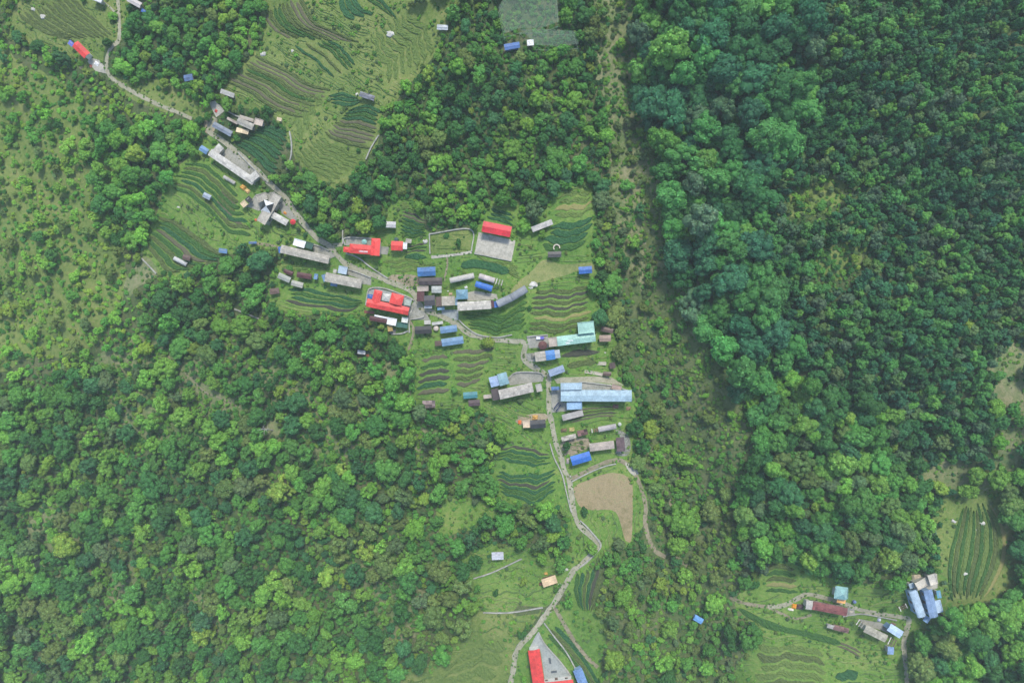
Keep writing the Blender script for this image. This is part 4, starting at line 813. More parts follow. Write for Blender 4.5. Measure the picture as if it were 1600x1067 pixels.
def tarp(px, py, w, l, ang, col, label, name='tarpaulin', h=.5):
    p = at(px, py); m = mpp(p.z); u = Vector((math.cos(R(-ang)), math.sin(R(-ang)), 0)); v = Vector((-u.y, u.x, 0)); b = MB(); n = 6; rr = random.Random(int(px*7+py))
    g = [[None]*(n+1) for _ in range(n+1)]
    for i in range(n+1):
        for j in range(n+1):
            a, c = i/n*2-1, j/n*2-1; q = p+u*a*w*m/2*rr.uniform(.92, 1.04)+v*c*l*m/2*rr.uniform(.92, 1.04); e = max(abs(a), abs(c))
            q.z = float(H(q.x, q.y))+(.05 if e == 1 else h*(1-e*e*.6)*rr.uniform(.6, 1.2)+.1); b.v.append(tuple(q)); g[i][j] = len(b.v)-1
    for i in range(n):
        for j in range(n): b.f.append((g[i][j], g[i+1][j], g[i+1][j+1], g[i][j+1])); b.t.append(rr.uniform(.85, 1.1))
    i = int((py-RY0)/RC); j = int((px-RX0)/RC); k = int(max(w, l)/2/RC)+1; HARD[i-k:i+k+1, j-k:j+k+1] = True
    tag(centred(b.build(name, M_plain(col, .5, .15))), label, name.split('_')[0])
for a in [(380,293,9,8,40,(.60,.34,.08),'orange timber heap below the U-shaped lodge','timber_heap',1.0), (387,299,8,7,40,(.62,.42,.18),'pale orange heap beside the timber heap','timber_heap',.8), (445.5,333,6,4,30,C['orange'],'orange tarpaulin in the pyramid lodge yard','tarpaulin',.6), (400,344,5,4,20,(.60,.16,.06),'rust-orange tarpaulin under the pyramid lodge','tarpaulin',.5), (338,174,5,5,30,(.6,.08,.07),'small red tarpaulin on the topmost courtyard','tarpaulin',.5), (408,196,6,5,10,(.62,.10,.10),'red tarpaulin beside the pale flat block','tarpaulin',.6), (836,652,9,8,0,(.55,.34,.10),'ochre straw heap behind the black-roofed hut','straw_heap',1.0), (812,659.5,6,7,0,(.65,.16,.05),'bright orange tarpaulin beside the cream end','tarpaulin',.6), (1240.5,946.5,7,8,10,(.72,.30,.03),'vivid orange tarpaulin by the rusty red roof','tarpaulin',1.0), (1235.5,951.5,9,4,10,(.70,.66,.58),'white tarpaulin below the vivid orange one','tarpaulin',.6), (1250,947.5,11,9,0,(.10,.06,.06),'dark brown tarpaulin beside the grey hamlet roof end','tarpaulin',.7), (853,895.5,6,4,0,(.55,.33,.10),'ochre heap behind the cream planked hut','straw_heap',.8), (846,912,8,5,0,(.22,.11,.06),'brown scrap heap beside the cream planked hut','scrap_heap',.8), (151,100,9,7,35,(.72,.72,.70),'white sheet drying in the yard of the lone house','tarpaulin',.4), (142,104,5,5,30,(.50,.15,.10),'rusty red heap beside the lone house yard','scrap_heap',.5), (127,106,5,6,30,(.62,.46,.26),'small tan heap below the lone red house','straw_heap',.6), (893,671,9,7,-8,(.45,.38,.15),'straw coloured heap above the patched grey roof','straw_heap',.8), (881,672,10,6,-8,(.16,.12,.07),'dark compost heap above the patched grey roof','compost_heap',.7), (704,459.5,6,4,0,(.60,.42,.30),'small pinkish heap behind the slate house','scrap_heap',.6), (574,555,5,4,0,(.55,.18,.08),'tiny orange heap beside the little white hut','scrap_heap',.5), (728,449,5,4,-20,(.72,.72,.70),'white sheet in the grass by the blue vault','tarpaulin',.3), (700,455,3,2,0,(.7,.7,.66),'tiny white sheet beside the grass plot','tarpaulin',.3), (1373,968,5,6,0,(.45,.48,.62),'pale lilac tarpaulin on the hamlet wall','tarpaulin',.8), (1395,975,8,6,20,(.18,.12,.10),'brown scrap heap beside the pale blue house','scrap_heap',.7), (982,638,8,6,0,(.24,.16,.10),'brown scrap heap past the end of the pale blue lodge','scrap_heap',.7), (962,635,10,7,0,(.22,.12,.09),'low rusty heap in beds under the pale blue lodge','scrap_heap',.5), (887,720,5,9,0,(.42,.36,.34),'mixed pale scrap beside the royal blue shed','scrap_heap',.7), (613,518,12,9,10,(.20,.19,.17),'grey scrap heap below the ochre shed','scrap_heap',.8), (1329,957,8,8,0,(.40,.37,.31),'pale rubble heap at the end of the rusty roof','rubble_heap',.7), (891,758-14,3,3,0,(.5,.5,.45),'small pale heap at the path corner','rubble_heap',.5), (834,557,9,9,0,(.24,.23,.19),'stone heap at the end of the striped roof','rubble_heap',.9), (1432,901,12,7,-15,(.50,.42,.32),'tan rubble heap behind the unfinished house','rubble_heap',.8)]:
    tarp(*a)
def drum(name, px, py, r, h, col, label, cat, cone=None):
    p = at(px, py); m = mpp(p.z); rr = r*m; root = empty(name, p); tag(root, label, cat); mt = M_plain(col, .5, .15)
    q = MB(); n = 14
    if cone is None:
        q.tube(p-Vector((0,0,.3)), p+Vector((0,0,h)), rr, rr, n); q.build('tank_body', mt, root)
        q = MB(); q.tube(p+Vector((0,0,h+.003)), p+Vector((0,0,h+.3)), rr*.96, rr*.35, n); q.build('lid', mt, root)
    else:
        q.tube(p-Vector((0,0,.3)), p+Vector((0,0,h+cone)), .08, .06, 6); q.build('post', M_plain((.2,.15,.1)), root)
        for k in range(12):
            a0, a1 = 2*math.pi*k/12, 2*math.pi*(k+1)/12
            q = MB() if k == 0 else q
            e0 = p+Vector((math.cos(a0)*rr, math.sin(a0)*rr, h)); e1 = p+Vector((math.cos(a1)*rr, math.sin(a1)*rr, h)); t = p+Vector((0,0,h+cone))
            q.quad([e0, e1, t], 1+.08*(k % 2)); q.quad([e0-Vector((0,0,.15)), e1-Vector((0,0,.15)), e1, e0])
        q.build('canopy', mt, root)
    i = int((py-RY0)/RC); j = int((px-RX0)/RC); HARD[i-2:i+3, j-2:j+3] = True
drum('umbrella', 460.2, 348.2, 4.4, 2.2, (.55,.05,.06), 'red umbrella beside the pyramid lodge wing', 'umbrella', .8)
drum('thatched_canopy', 847.5, 539.4, 7, 2.2, (.12,.055,.05), 'round brown roof in the walled yard', 'canopy', 1.2)
drum('umbrella', 571, 379, 4, 2.2, (.25,.48,.44), 'green umbrella in the court behind the red roof', 'umbrella', .7)
drum('water_tank', 620, 375, 3.2, 1.6, (.06,.10,.10), 'dark green water tank behind the small red roof', 'tank')
drum('water_tank', 967.5, 662, 2.8, 1.4, (.45,.50,.44), 'pale water tank past the grey tunnel roof', 'tank')
drum('water_tank', 682, 513, 4, 1.5, (.50,.44,.38), 'beige water tank at the end of the mid-blue house', 'tank')
drum('water_tank', 628, 391, 2, 1.2, (.15,.30,.45), 'small blue water tank by the small red roof', 'tank')
drum('water_tank', 1333.5, 938.5, 2.4, 1.2, (.15,.20,.40), 'dark blue water tank beside the teal pavilion', 'tank')
def trough(ax, W, col, label):
    x1, y1, x2, y2 = ax; a, b_ = at(x1, y1), at(x2, y2); c = (a+b_)/2; u = (b_-a); u.z = 0; L = u.length; u.normalize(); v = Vector((-u.y, u.x, 0)); w = W*mpp(c.z)
    root = empty('planter', c); tag(root, label, 'planter'); M = Matrix(((u.x, v.x, 0, c.x), (u.y, v.y, 0, c.y), (0, 0, 1, c.z), (0,0,0,1))); q = MB()
    for lo, hi in (((-L/2,-w/2,-.4),(L/2,-w/2+.2,.6)), ((-L/2,w/2-.2,-.4),(L/2,w/2,.6)), ((-L/2,-w/2+.203,-.4),(-L/2+.2,w/2-.203,.6)), ((L/2-.2,-w/2+.203,-.4),(L/2,w/2-.203,.6))): q.box(M, lo, hi)
    q.build('rim', M_plain((.5,.48,.40)), root); q = MB(); q.box(M, (-L/2+.205,-w/2+.205,-.3), (L/2-.205,w/2-.205,.42)); q.build('filling', M_plain(col), root)
trough((931,567.2,946.5,568), 5, (.40,.38,.30), 'pale stone planter above the other two planters'); trough((913.5,580.4,925.5,582), 4.4, (.42,.38,.30), 'pale stone planter nearest the slate-blue shed'); trough((927,582.4,941,585), 4.8, (.44,.40,.33), 'pale stone planter beside the dark brown shed')
def bench(px, py, l, ang, label):
    p = at(px, py); root = empty('bench', p); tag(root, label, 'bench'); M = Matrix.Translation(p) @ Matrix.Rotation(R(-ang), 4, 'Z'); L = l*mpp(p.z)/2; mt = M_plain((.10,.12,.14))
    q = MB(); q.box(M, (-L,-.35,.42), (L,.35,.5)); q.build('seat', mt, root)
    q = MB(); q.box(M, (-L,.353,.3), (L,.42,1.0)); q.build('backrest', mt, root)
    for s in (-1, 1): q = MB(); q.box(M, (s*L*.8-.06,-.3,-.2), (s*L*.8+.06,.3,.417)); q.build('leg', mt, root)
bench(859, 1031, 9, 80, 'dark bench standing upright in the triangular courtyard'); bench(865.5, 1048.5, 9, -8, 'dark bench lying across the triangular courtyard')
def solar(px, py, w, l, ang, label):
    p = at(px, py, 1.2); root = empty('solar_panel', at(px, py)); tag(root, label, 'panel'); m = mpp(p.z); M = Matrix.Translation(p) @ Matrix.Rotation(R(-ang), 4, 'Z') @ Matrix.Rotation(R(-18), 4, 'X'); W_, L_ = w*m/2, l*m/2
    q = MB(); q.box(M, (-W_,-L_,0), (W_,L_,.06)); q.build('frame', M_plain((.35,.36,.37), .4), root)
    q = MB()
    for i in range(5): q.box(M, (-W_+2*W_*i/5+.04,-L_+.05,.063), (-W_+2*W_*(i+1)/5-.04,L_-.05,.09))
    q.build('panel_face', M_plain((.02,.03,.06), .25), root)
    for s in (-1, 1): q = MB(); b0 = M @ Vector((s*W_*.8, 0, 0)); q.tube((b0.x, b0.y, root.location.z-.4), b0, .05, .05, 5); q.build('stand', M_plain((.3,.3,.3)), root)
solar(869.5, 633.5, 12, 3, -52, 'black solar panel on the patio of the pale blue lodge'); solar(873, 637, 12, 3, -52, 'second black solar panel beside the patio edge')
def table(px, py, w, l, ang, cols, label):
    p = at(px, py); root = empty('table', p); tag(root, label, 'table'); m = mpp(p.z); M = Matrix.Translation(p) @ Matrix.Rotation(R(-ang), 4, 'Z'); W_, L_ = w*m/2, l*m/2
    q = MB(); q.box(M, (-W_,-L_,.75), (0,L_,.82)); q.build('cover', M_plain(cols[0], .5), root); q = MB(); q.box(M, (.003,-L_,.75), (W_,L_,.82)); q.build('cover', M_plain(cols[1], .5), root)
    for i in (-1, 1):
        for j in (-1, 1): q = MB(); q.box(M, (i*W_*.85-.05, j*L_*.8-.05, -.3), (i*W_*.85+.05, j*L_*.8+.05, .747)); q.build('leg', M_plain((.2,.15,.1)), root)
table(844, 528, 12, 4.2, -2, [(.65,.68,.72), (.12,.11,.42)], 'table under a white and purple-blue cover in the yard')
# pale stone arch above the dark-roofed hut
p = at(869.5, 387.5); q = MB(); m = mpp(p.z)
for k in range(9):
    a0, a1 = math.pi*k/8*1.15-.25, math.pi*(k+1)/8*1.15-.25
    def pt(a, r): return Vector((p.x+math.cos(a)*r*m, p.y+math.sin(a)*r*m, 0))
    for r0, r1 in ((4.0, 5.6),):
        c0, c1, c2, c3 = pt(a0, r0), pt(a0, r1), pt(a1, r1), pt(a1, r0)
        zz = float(H(p.x, p.y)); lo = zz-.4; hi = zz+1.0
        t = [Vector((c.x, c.y, hi)) for c in (c0, c1, c2, c3)]; bb = [Vector((c.x, c.y, lo)) for c in (c0, c1, c2, c3)]
        q.quad(t); q.quad([bb[1], bb[2], t[2], t[1]]); q.quad([bb[3], bb[0], t[0], t[3]])
tag(centred(q.build('stone_arch', M_plain((.55,.50,.42)))), 'pale curved stone wall round the dark-roofed hut yard', 'wall')
# netted enclosure at the top
def net():
    m_, n, l, b = nodes('shade_net'); b.inputs['Base Color'].default_value = (.26,.36,.28, 1); b.inputs['Roughness'].default_value = .8
    b.inputs['Alpha'].default_value = .2
    poly = [(779,20),(790,0),(812,-20),(868,-20),(872,42),(845,52),(812,52),(788,60)]
    poly2 = [(812,53),(845,53),(896,56),(903,76),(872,80),(838,78)]
    for k, (pl, lab) in enumerate(((poly, 'large grey shade net stretched over bushes at the top edge'), (poly2, 'smaller grey shade net beside the blue shed'))):
        qs = [at(x, y, 4.0) for x, y in pl]; c = sum(qs, Vector())/len(qs); root = empty('shade_net', c-Vector((0,0,4))); tag(root, lab, 'net')
        q = MB(); n_ = len(qs)
        sh = patch('net_sheet', pl, m_, None, None, dz=4.0, wob=0, block=False, smooth=False, kind=None); sh.parent = root; sh.matrix_parent_inverse = Matrix.Translation(-root.location)
        for p_ in qs:
            q = MB(); q.tube((p_.x, p_.y, float(H(p_.x, p_.y))-.3), p_+Vector((0,0,.1)), .07, .06, 5); q.build('post', M_plain((.3,.3,.28)), root)
        q = MB()
        for i in range(n_): q.tube(qs[i]+Vector((0,0,.08)), qs[(i+1) % n_]+Vector((0,0,.08)), .05, .05, 5)
        q.build('edge_cable', M_plain((.22,.28,.22)), root)
net()
# ---------------------------------------------------------------- grassy terrace banks across the open meadows
BARE = inpoly([(897,762),(920,749),(940,741),(962,739),(980,744),(988,757),(988,800),(987,835),(984,848),(977,844),(970,820),(962,800),(948,796),(924,796),(905,790)])
BARE |= inpoly([(852,406),(868,410),(880,414),(925,410),(928,424),(905,424),(870,434),(835,444),(812,450),(798,458),(804,446),(830,424),(842,412)])
BANK = [M_crop('bank_grass', (.13,.19,.055), (.23,.29,.10)), M_crop('bank_weeds', (.075,.14,.042), (.12,.19,.058)), M_crop('bank_light', (.10,.18,.05), (.17,.25,.075))]
def banks(label, e1, e2, N, seed):
    A, B_ = spline(e1, 3), spline(e2, 3); n = 120; r = np.random.RandomState(seed)
    def res(q):
        d = np.r_[0, np.cumsum(np.hypot(*np.diff(q, axis=0).T))]; t = np.linspace(0, d[-1], n); return np.stack([np.interp(t, d, q[:,0]), np.interp(t, d, q[:,1])], 1)
    A, B_ = res(A), res(B_); sx = np.linspace(0, 1, n); c = (A.mean(0)+B_.mean(0))/2; X, Y, Z = P(c[0], c[1])
    root = empty('terrace_banks', (float(X), float(Y), float(Z))); tag(root, label, 'terraces', kind='structure'); ph = r.uniform(0, 6, 3)
    for k in range(N):
        t = (k+.5+r.uniform(-.25, .25))/N + (.7*np.sin(sx*9+ph[0]+k*.25)+.5*np.sin(sx*21+ph[1]+k*.4)+.3*np.sin(sx*43+k))/N*.8
        q = A+(B_-A)*t[:,None]; ci = np.clip(((q[:,1]-RY0)/RC).astype(int), 0, RH-1); cj = np.clip(((q[:,0]-RX0)/RC).astype(int), 0, RW-1)
        ok = SOFT[ci, cj] & ~HARD[ci, cj] & ~BARE[ci, cj]; ok &= (np.sin(sx*r.uniform(5, 14)+r.uniform(0, 6)) > -.75)
        i = 0
        while i < n:
            if not ok[i]: i += 1; continue
            j = i
            while j < n and ok[j]: j += 1
            if j-i >= 7:
                qq = q[i:j]; x, y, z = P(qq[:,0], qq[:,1]); tx, ty = np.gradient(x), np.gradient(y); ln = np.maximum(1e-6, np.hypot(tx, ty)); nx_, ny_ = -ty/ln, tx/ln; m = len(x)
                w = r.uniform(.22, .5)*(1+.35*r.randn(m)*.6); w = np.clip(w, .12, .8); e = np.minimum(np.arange(m), np.arange(m)[::-1]); w = w*np.clip((e+.4)/3, .1, 1); hh = r.uniform(.15, .36)*np.clip((e+.3)/3, .1, 1)
                b = MB()
                for s_, f_ in ((-1, 0), (-.25, 1), (.25, 1), (1, 0)):
                    px_, py_ = x+nx_*w*s_, y+ny_*w*s_; b.v += list(zip(px_.tolist(), py_.tolist(), (H(px_, py_)+(hh*(1+.25*r.randn(m)) if f_ else -.1)).tolist()))
                for g_ in range(3):
                    for a_ in range(m-1): b.f.append((g_*m+a_, g_*m+a_+1, g_*m+m+a_+1, g_*m+m+a_)); b.t.append(1.0)
                b.build('terrace_bank', BANK[r.choice(3, p=[.3,.35,.35])], root)
            i = j
banks('fine terrace banks across the upper meadow', [(345,140),(400,172),(455,238),(520,302)], [(520,-14),(600,26),(690,58),(722,78)], 56, 1)
banks('terrace banks below the U-shaped lodge', [(215,385),(240,425),(292,450)], [(325,212),(400,285),(470,372)], 34, 2)
banks('terrace banks between the central lodges', [(440,340),(600,312),(760,312),(930,286)], [(430,484),(560,512),(700,545),(965,545)], 40, 3)
banks('terrace banks in the lower village', [(640,545),(760,548),(880,545),(972,550)], [(650,652),(760,655),(880,730),(1002,728)], 30, 4)
banks('terrace banks around the lower hamlet', [(1150,925),(1300,912),(1480,898)], [(1165,1085),(1300,1085),(1420,1085)], 30, 5)
banks('terrace banks of the rough meadow by the silver hut', [(722,858),(800,846),(878,868)], [(725,958),(800,958),(870,938)], 16, 6)
banks('terrace banks around the lone red house', [(112,-40),(205,60)], [(8,26),(130,116)], 18, 7)
banks('terrace banks of the lowest pasture', [(640,1040),(745,944),(845,945)], [(620,1090),(720,1090),(800,1060)], 14, 8)
banks('terrace banks on the path bend slope', [(872,790),(900,850),(880,905)], [(1004,735),(1010,830),(945,960)], 20, 9)
# ---------------------------------------------------------------- thin mountain haze
def haze():
    q = MB(); q.box(Matrix.Identity(4), (-2600, -2600, -215), (2600, 2600, 283)); m, n, l, b = nodes('haze'); n.remove(b)
    v = n.new('ShaderNodeVolumePrincipled'); v.inputs['Color'].default_value = (.80, .95, .96, 1); v.inputs['Density'].default_value = .00022; v.inputs['Anisotropy'].default_value = 0.0
    l.new(v.outputs[0], n['Material Output'].inputs['Volume']); tag(q.build('haze', m), 'thin pale haze in the air over the valley', 'haze', kind='stuff')
haze()
def dead_tree():
    p = at(427, 672); root = empty('dead_tree', p); tag(root, 'bare pale dead tree leaning in the lower woodland', 'tree'); mt = M_plain((.42,.40,.36)); r = random.Random(4)
    q = MB(); top = p+Vector((-2.2, 1.6, 8)); q.tube(p-Vector((0,0,.4)), top, .28, .10, 7); q.build('trunk', mt, root)
    for k in range(7):
        a = p.lerp(top, .45+.07*k); an = r.uniform(0, 6.28); q = MB(); q.tube(a, a+Vector((math.cos(an)*2.2, math.sin(an)*2.2, r.uniform(.6, 1.8))), .10, .03, 5); q.build('branch', mt, root)
    i, j = int((672-RY0)/RC), int((427-RX0)/RC); HARD[i-3:i+4, j-3:j+4] = True
dead_tree()
#@@VEG
# ---------------------------------------------------------------- trees and shrubs
def crown_arrays(seed, zc, hr, nl, nleaf, leaf, lobr=(.30,.46), core=.86, low=-.35):
    r = np.random.RandomState(seed); cs = []; tries = 0
    st = np.array([r.uniform(.74, 1.28), r.uniform(.74, 1.28), r.uniform(.85, 1.15)]); bites = r.randn(2, 3)*np.array([1, 1, .5]); bites /= np.linalg.norm(bites, axis=1)[:,None]
    while len(cs) < nl and tries < 4000:
        tries += 1
        d = r.randn(3); d /= np.linalg.norm(d)
        if d[2] < low or ((bites @ d).max() > .72 and r.rand() < .85): continue
        rad = r.uniform(lobr[0]*.75, lobr[1]*1.12); k = 1-rad*r.uniform(.75, 1.05)
        c = d*k*np.array([1, 1, hr])*st*r.uniform(.6, 1.18)
        if all(np.linalg.norm(c-c2) > .45*(rad+r2) for c2, r2 in cs): cs.append((c, rad))
    V = []; F = []; VAR = []; nv = 0
    for c, rad in cs:
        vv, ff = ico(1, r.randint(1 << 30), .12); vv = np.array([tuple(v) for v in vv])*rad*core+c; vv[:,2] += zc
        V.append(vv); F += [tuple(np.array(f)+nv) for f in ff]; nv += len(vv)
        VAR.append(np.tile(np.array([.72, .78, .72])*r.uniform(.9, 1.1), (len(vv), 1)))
    per = nleaf//len(cs); CC = np.array([c for c, _ in cs]); RR = np.array([a for _, a in cs])
    for i, (c, rad) in enumerate(cs):
        d = r.randn(per*2, 3); d /= np.linalg.norm(d, axis=1)[:,None]; p = c+d*rad*r.uniform(.86, 1.10, (len(d), 1))
        dist = np.linalg.norm(p[:,None]-CC[None], axis=2)/RR[None]; dist[:,i] = 9
        ok = (dist.min(1) > .82) & (p[:,2] > low*hr*1.1-.1); p, d = p[ok][:per], d[ok][:per]; k = len(p)
        if not k: continue
        nrm = d+r.randn(k, 3)*.42; nrm /= np.linalg.norm(nrm, axis=1)[:,None]
        a = np.cross(nrm, r.randn(k, 3)); a /= np.linalg.norm(a, axis=1)[:,None]; b = np.cross(nrm, a)
        s1 = leaf*r.uniform(.6, 1.3, (k, 1)); s2 = s1*r.uniform(.55, .95, (k, 1)); p = p+np.array([0, 0, zc])
        q = np.stack([p-a*s1, p-b*s2*.8, p+a*s1, p+b*s2*.8], 1).reshape(-1, 3)
        V.append(q); F += [(nv+4*j, nv+4*j+1, nv+4*j+2, nv+4*j+3) for j in range(k)]; nv += 4*k
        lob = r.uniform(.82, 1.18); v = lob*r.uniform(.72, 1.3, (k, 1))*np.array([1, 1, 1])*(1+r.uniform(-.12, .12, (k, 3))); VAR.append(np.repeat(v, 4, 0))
    return np.concatenate(V), F, np.concatenate(VAR)
def crown_mesh(name, arr):
    v, f, var = arr; m = bpy.data.meshes.new(name); m.from_pydata([tuple(p) for p in v], [], f)
    a = m.attributes.new('var', 'FLOAT_COLOR', 'POINT'); a.data.foreach_set('color', np.column_stack([var, np.ones(len(var))]).ravel())
    m.materials.append(LEAF); return m
def trunk_mb(seed, zc, hr):
    rr = random.Random(seed); q = MB(); top = Vector((rr.uniform(-.08, .08), rr.uniform(-.08, .08), zc*.85)); mid = top*.5+Vector((rr.uniform(-.06,.06), rr.uniform(-.06,.06), 0))
    q.tube((0,0,-.25), mid, .10, .075, 7, cap=False); q.tube(mid, top, .075, .05, 7)
    for k in range(4):
        a = 2*math.pi*(k+rr.random()*.6)/4; q.tube(mid*.4+top*.6, Vector((math.cos(a)*.5, math.sin(a)*.5, zc+hr*.25)), .045, .02, 5)
    return q
KINDS = {  # zc, hr, lobes, leaves, leaf, lobe radius
 'round': (1.15, .85, 30, 1500, .085, (.24,.40)), 'tall': (1.75, 1.35, 34, 1500, .085, (.26,.42)), 'loose': (1.1, .8, 22, 1100, .095, (.20,.34)), 'shrub': (.45, .65, 16, 620, .12, (.28,.45)), 'plume': (1.0, .9, 26, 1200, .11, (.16,.30)), 'spire': (2.0, 1.75, 30, 1000, .12, (.26,.40)), 'wide': (1.0, .7, 34, 1700, .075, (.20,.36))}
NVAR = {'round': 6, 'tall': 5, 'loose': 5, 'shrub': 6, 'plume': 2, 'spire': 5, 'wide': 5}
PROTO = {}
for k, (zc, hr, nl, nf, lf, lr) in KINDS.items():
    PROTO[k] = []
    for i in range(NVAR[k]):
        arr = crown_arrays(hash(k) % 997 if False else sum(map(ord, k))*10+i, zc, hr, nl, nf, lf, lr, core=.88 if k != 'loose' else .8)
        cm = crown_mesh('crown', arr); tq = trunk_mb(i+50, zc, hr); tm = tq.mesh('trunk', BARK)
        # joined copy for the mass of the forest
        v, f, var = arr; nv = len(v); jm = bpy.data.meshes.new('tree_'+k)
        jm.from_pydata([tuple(p) for p in v]+tq.v, [], f+[tuple(a+nv for a in t) for t in tq.f])
        at_ = jm.attributes.new('var', 'FLOAT_COLOR', 'POINT'); at_.data.foreach_set('color', np.column_stack([np.r_[var, np.ones((len(tq.v), 3))], np.ones(nv+len(tq.v))]).ravel())
        jm.materials.append(LEAF); jm.materials.append(BARK)
        mi = np.zeros(len(jm.polygons), int); mi[len(f):] = 1; jm.polygons.foreach_set('material_index', mi)
        PROTO[k].append((cm, tm, jm))
TONES = {'lime': ((.132,.240,.054), 'lime green'), 'light': ((.098,.240,.052), 'light green'), 'mid': ((.060,.185,.050), 'mid green'), 'dark': ((.034,.120,.042), 'dark green'),
         'teal': ((.035,.124,.060), 'bluish green'), 'olive': ((.088,.160,.058), 'olive'), 'grey': ((.070,.135,.072), 'greyish green')}
ZONES = [  # id, polygon, where, tree radius, tree chance, shrub radius, shrub chance, kinds, tone weights (lime light mid dark teal olive grey)
 ('LL', [(-110,-110),(1710,-110),(1710,1180),(-110,1180)], 'in the mixed woodland below the village', (3.6,16), .62, (2.2,4.8), .9, {'round':3,'loose':5,'wide':3}, (.03,.26,.36,.18,.07,.10,.05)),
 ('LS', [(-110,-110),(60,-110),(15,60),(100,100),(170,130),(300,190),(310,250),(250,290),(240,350),(200,430),(250,560),(0,600),(-110,600)], 'on the bushy slope below the lone red house', (3.8,11), .11, (1.9,4.4), .38, {'round':3,'loose':5}, (.18,.38,.26,.06,.01,.10,.02)),
 ('LW', [(150,170),(300,195),(315,235),(250,300),(235,390),(180,390),(150,300),(130,230)], 'in the wood beside the olive terraces', (7,14), .75, (3.5,6), .9, {'round':6,'loose':2}, (.05,.38,.36,.20,.02,.04,.0)),
 ('TL', [(196,-110),(412,-110),(405,60),(338,140),(325,195),(300,185),(180,120),(190,60)], 'in the pale wood below the upper terraces', (6,12), .75, (3,6), .9, {'round':6,'loose':2}, (.06,.42,.32,.14,.04,.04,.0)),
 ('UC', [(700,-110),(925,-110),(945,200),(956,330),(930,290),(866,295),(820,340),(740,352),(670,362),(612,306),(540,370),(480,360),(440,310),(480,290),(545,285),(580,245),(600,180),(660,110)], 'in the woodland above the sports court', (3.8,13), .62, (2.2,4.8), .95, {'round':5,'loose':4,'wide':2}, (.03,.20,.34,.23,.15,.05,.03)),
 ('FR', [(985,-110),(1710,-110),(1710,1180),(1480,1180),(1440,1000),(1470,900),(1400,890),(1330,910),(1230,880),(1160,900),(1150,780),(1180,640),(1110,560),(1060,480),(1040,380),(1020,300),(1000,200),(990,100)], 'in the dense forest across the gully', (4,9.5), .95, (2.5,4.5), .9, {'spire':7,'tall':4,'round':1}, (.012,.08,.26,.38,.14,.05,.12)),  # weights lean dark: the slope's shade is put into the leaf colours
 ('FM', [(1180,560),(1400,640),(1460,780),(1420,890),(1330,905),(1230,875),(1150,840),(1150,760)], 'in the bright forest above the lower hamlet', (6,17), .95, (3,6), .9, {'tall':4,'round':5,'wide':2}, (.03,.30,.33,.16,.08,.06,.06)),
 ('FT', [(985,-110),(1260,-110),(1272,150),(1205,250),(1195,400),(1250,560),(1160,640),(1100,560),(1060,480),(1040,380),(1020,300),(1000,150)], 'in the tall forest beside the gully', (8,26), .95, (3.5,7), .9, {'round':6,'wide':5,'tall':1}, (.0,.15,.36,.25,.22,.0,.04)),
 ('GU', [(922,-110),(985,-110),(1000,150),(1034,290),(1054,380),(1076,480),(1120,560),(1185,650),(1165,770),(1100,770),(1040,640),(990,590),(965,500),(952,400),(948,200),(932,60)], 'in the scrubby gully', (4.5,10), .07, (1.6,4.6), .68, {'loose':5,'round':2}, (.02,.24,.24,.08,.03,.28,.12)),
 ('BC', [(1000,600),(1040,640),(1100,760),(1150,780),(1160,900),(1150,940),(1170,1067),(1170,1180),(900,1180),(940,1040),(905,960),(950,880),(1012,840),(1012,700)], 'on the scrub slope above the gully trail', (5,14), .17, (2.0,5.6), .92, {'loose':5,'round':3}, (.06,.26,.28,.08,.02,.26,.08)),
 ('GP', [(1215,305),(1300,270),(1335,300),(1300,345),(1230,350)], 'in the upper grassy gap of the far forest', (4.5,8), .12, (2,4.8), .8, {'loose':5,'round':2}, (.03,.24,.26,.10,.02,.26,.10)),
 ('GQ', [(1265,385),(1335,370),(1365,410),(1325,455),(1270,445)], 'in the lower grassy gap of the far forest', (4.5,8), .12, (2,4.8), .8, {'loose':5,'round':2}, (.03,.24,.26,.10,.02,.26,.10)),
 ('BR', [(1560,560),(1710,560),(1710,1180),(1400,1180),(1430,1000),(1480,960),(1560,890),(1540,780)], 'in the hazy wood beyond the lower hamlet', (9,20), .8, (4,8), .9, {'round':6,'tall':2}, (.0,.26,.44,.14,.08,.06,.02)),
 ('NE', [(776,18),(790,-5),(812,-30),(872,-30),(876,42),(900,52),(908,78),(838,82),(812,56),(786,64)], 'under the grey shade nets', (3,4), .0, (2.2,4.5), .95, {'round':1}, (.02,.30,.40,.14,.08,.06,.0)),
]
ZID = np.zeros((RH, RW), int)
for i, z in enumerate(ZONES):
    if i: ZID[inpoly(z[1])] = i
NZ = (np.sin(GXX*.11+GYY*.07)+np.sin(GYY*.13-GXX*.05+2)+np.sin(GXX*.031+1)*np.sin(GYY*.037))*2.2+6
cur = ~SOFT; E = np.where(SOFT, 99, 0)
for k in range(1, 9):
    nx = cur.copy(); nx[1:] |= cur[:-1]; nx[:-1] |= cur[1:]; nx[:,1:] |= cur[:,:-1]; nx[:,:-1] |= cur[:,1:]; E[nx & ~cur] = k*RC; cur = nx
OPEN = SOFT.copy(); SOFT = SOFT & (E > NZ)
D = np.where(HARD, 0, 99).astype(int); cur = HARD.copy()
for k in range(1, 14):
    nx = cur.copy(); nx[1:] |= cur[:-1]; nx[:-1] |= cur[1:]; nx[:,1:] |= cur[:,:-1]; nx[:,:-1] |= cur[:,1:]
    if k % 3 == 0: nx[1:,1:] |= cur[:-1,:-1]; nx[:-1,:-1] |= cur[1:,1:]; nx[1:,:-1] |= cur[:-1,1:]; nx[:-1,1:] |= cur[1:,:-1]
    D[nx & ~cur] = k*RC; cur = nx
def cell(x, y): return min(RH-1, max(0, int((y-RY0)/RC))), min(RW-1, max(0, int((x-RX0)/RC)))
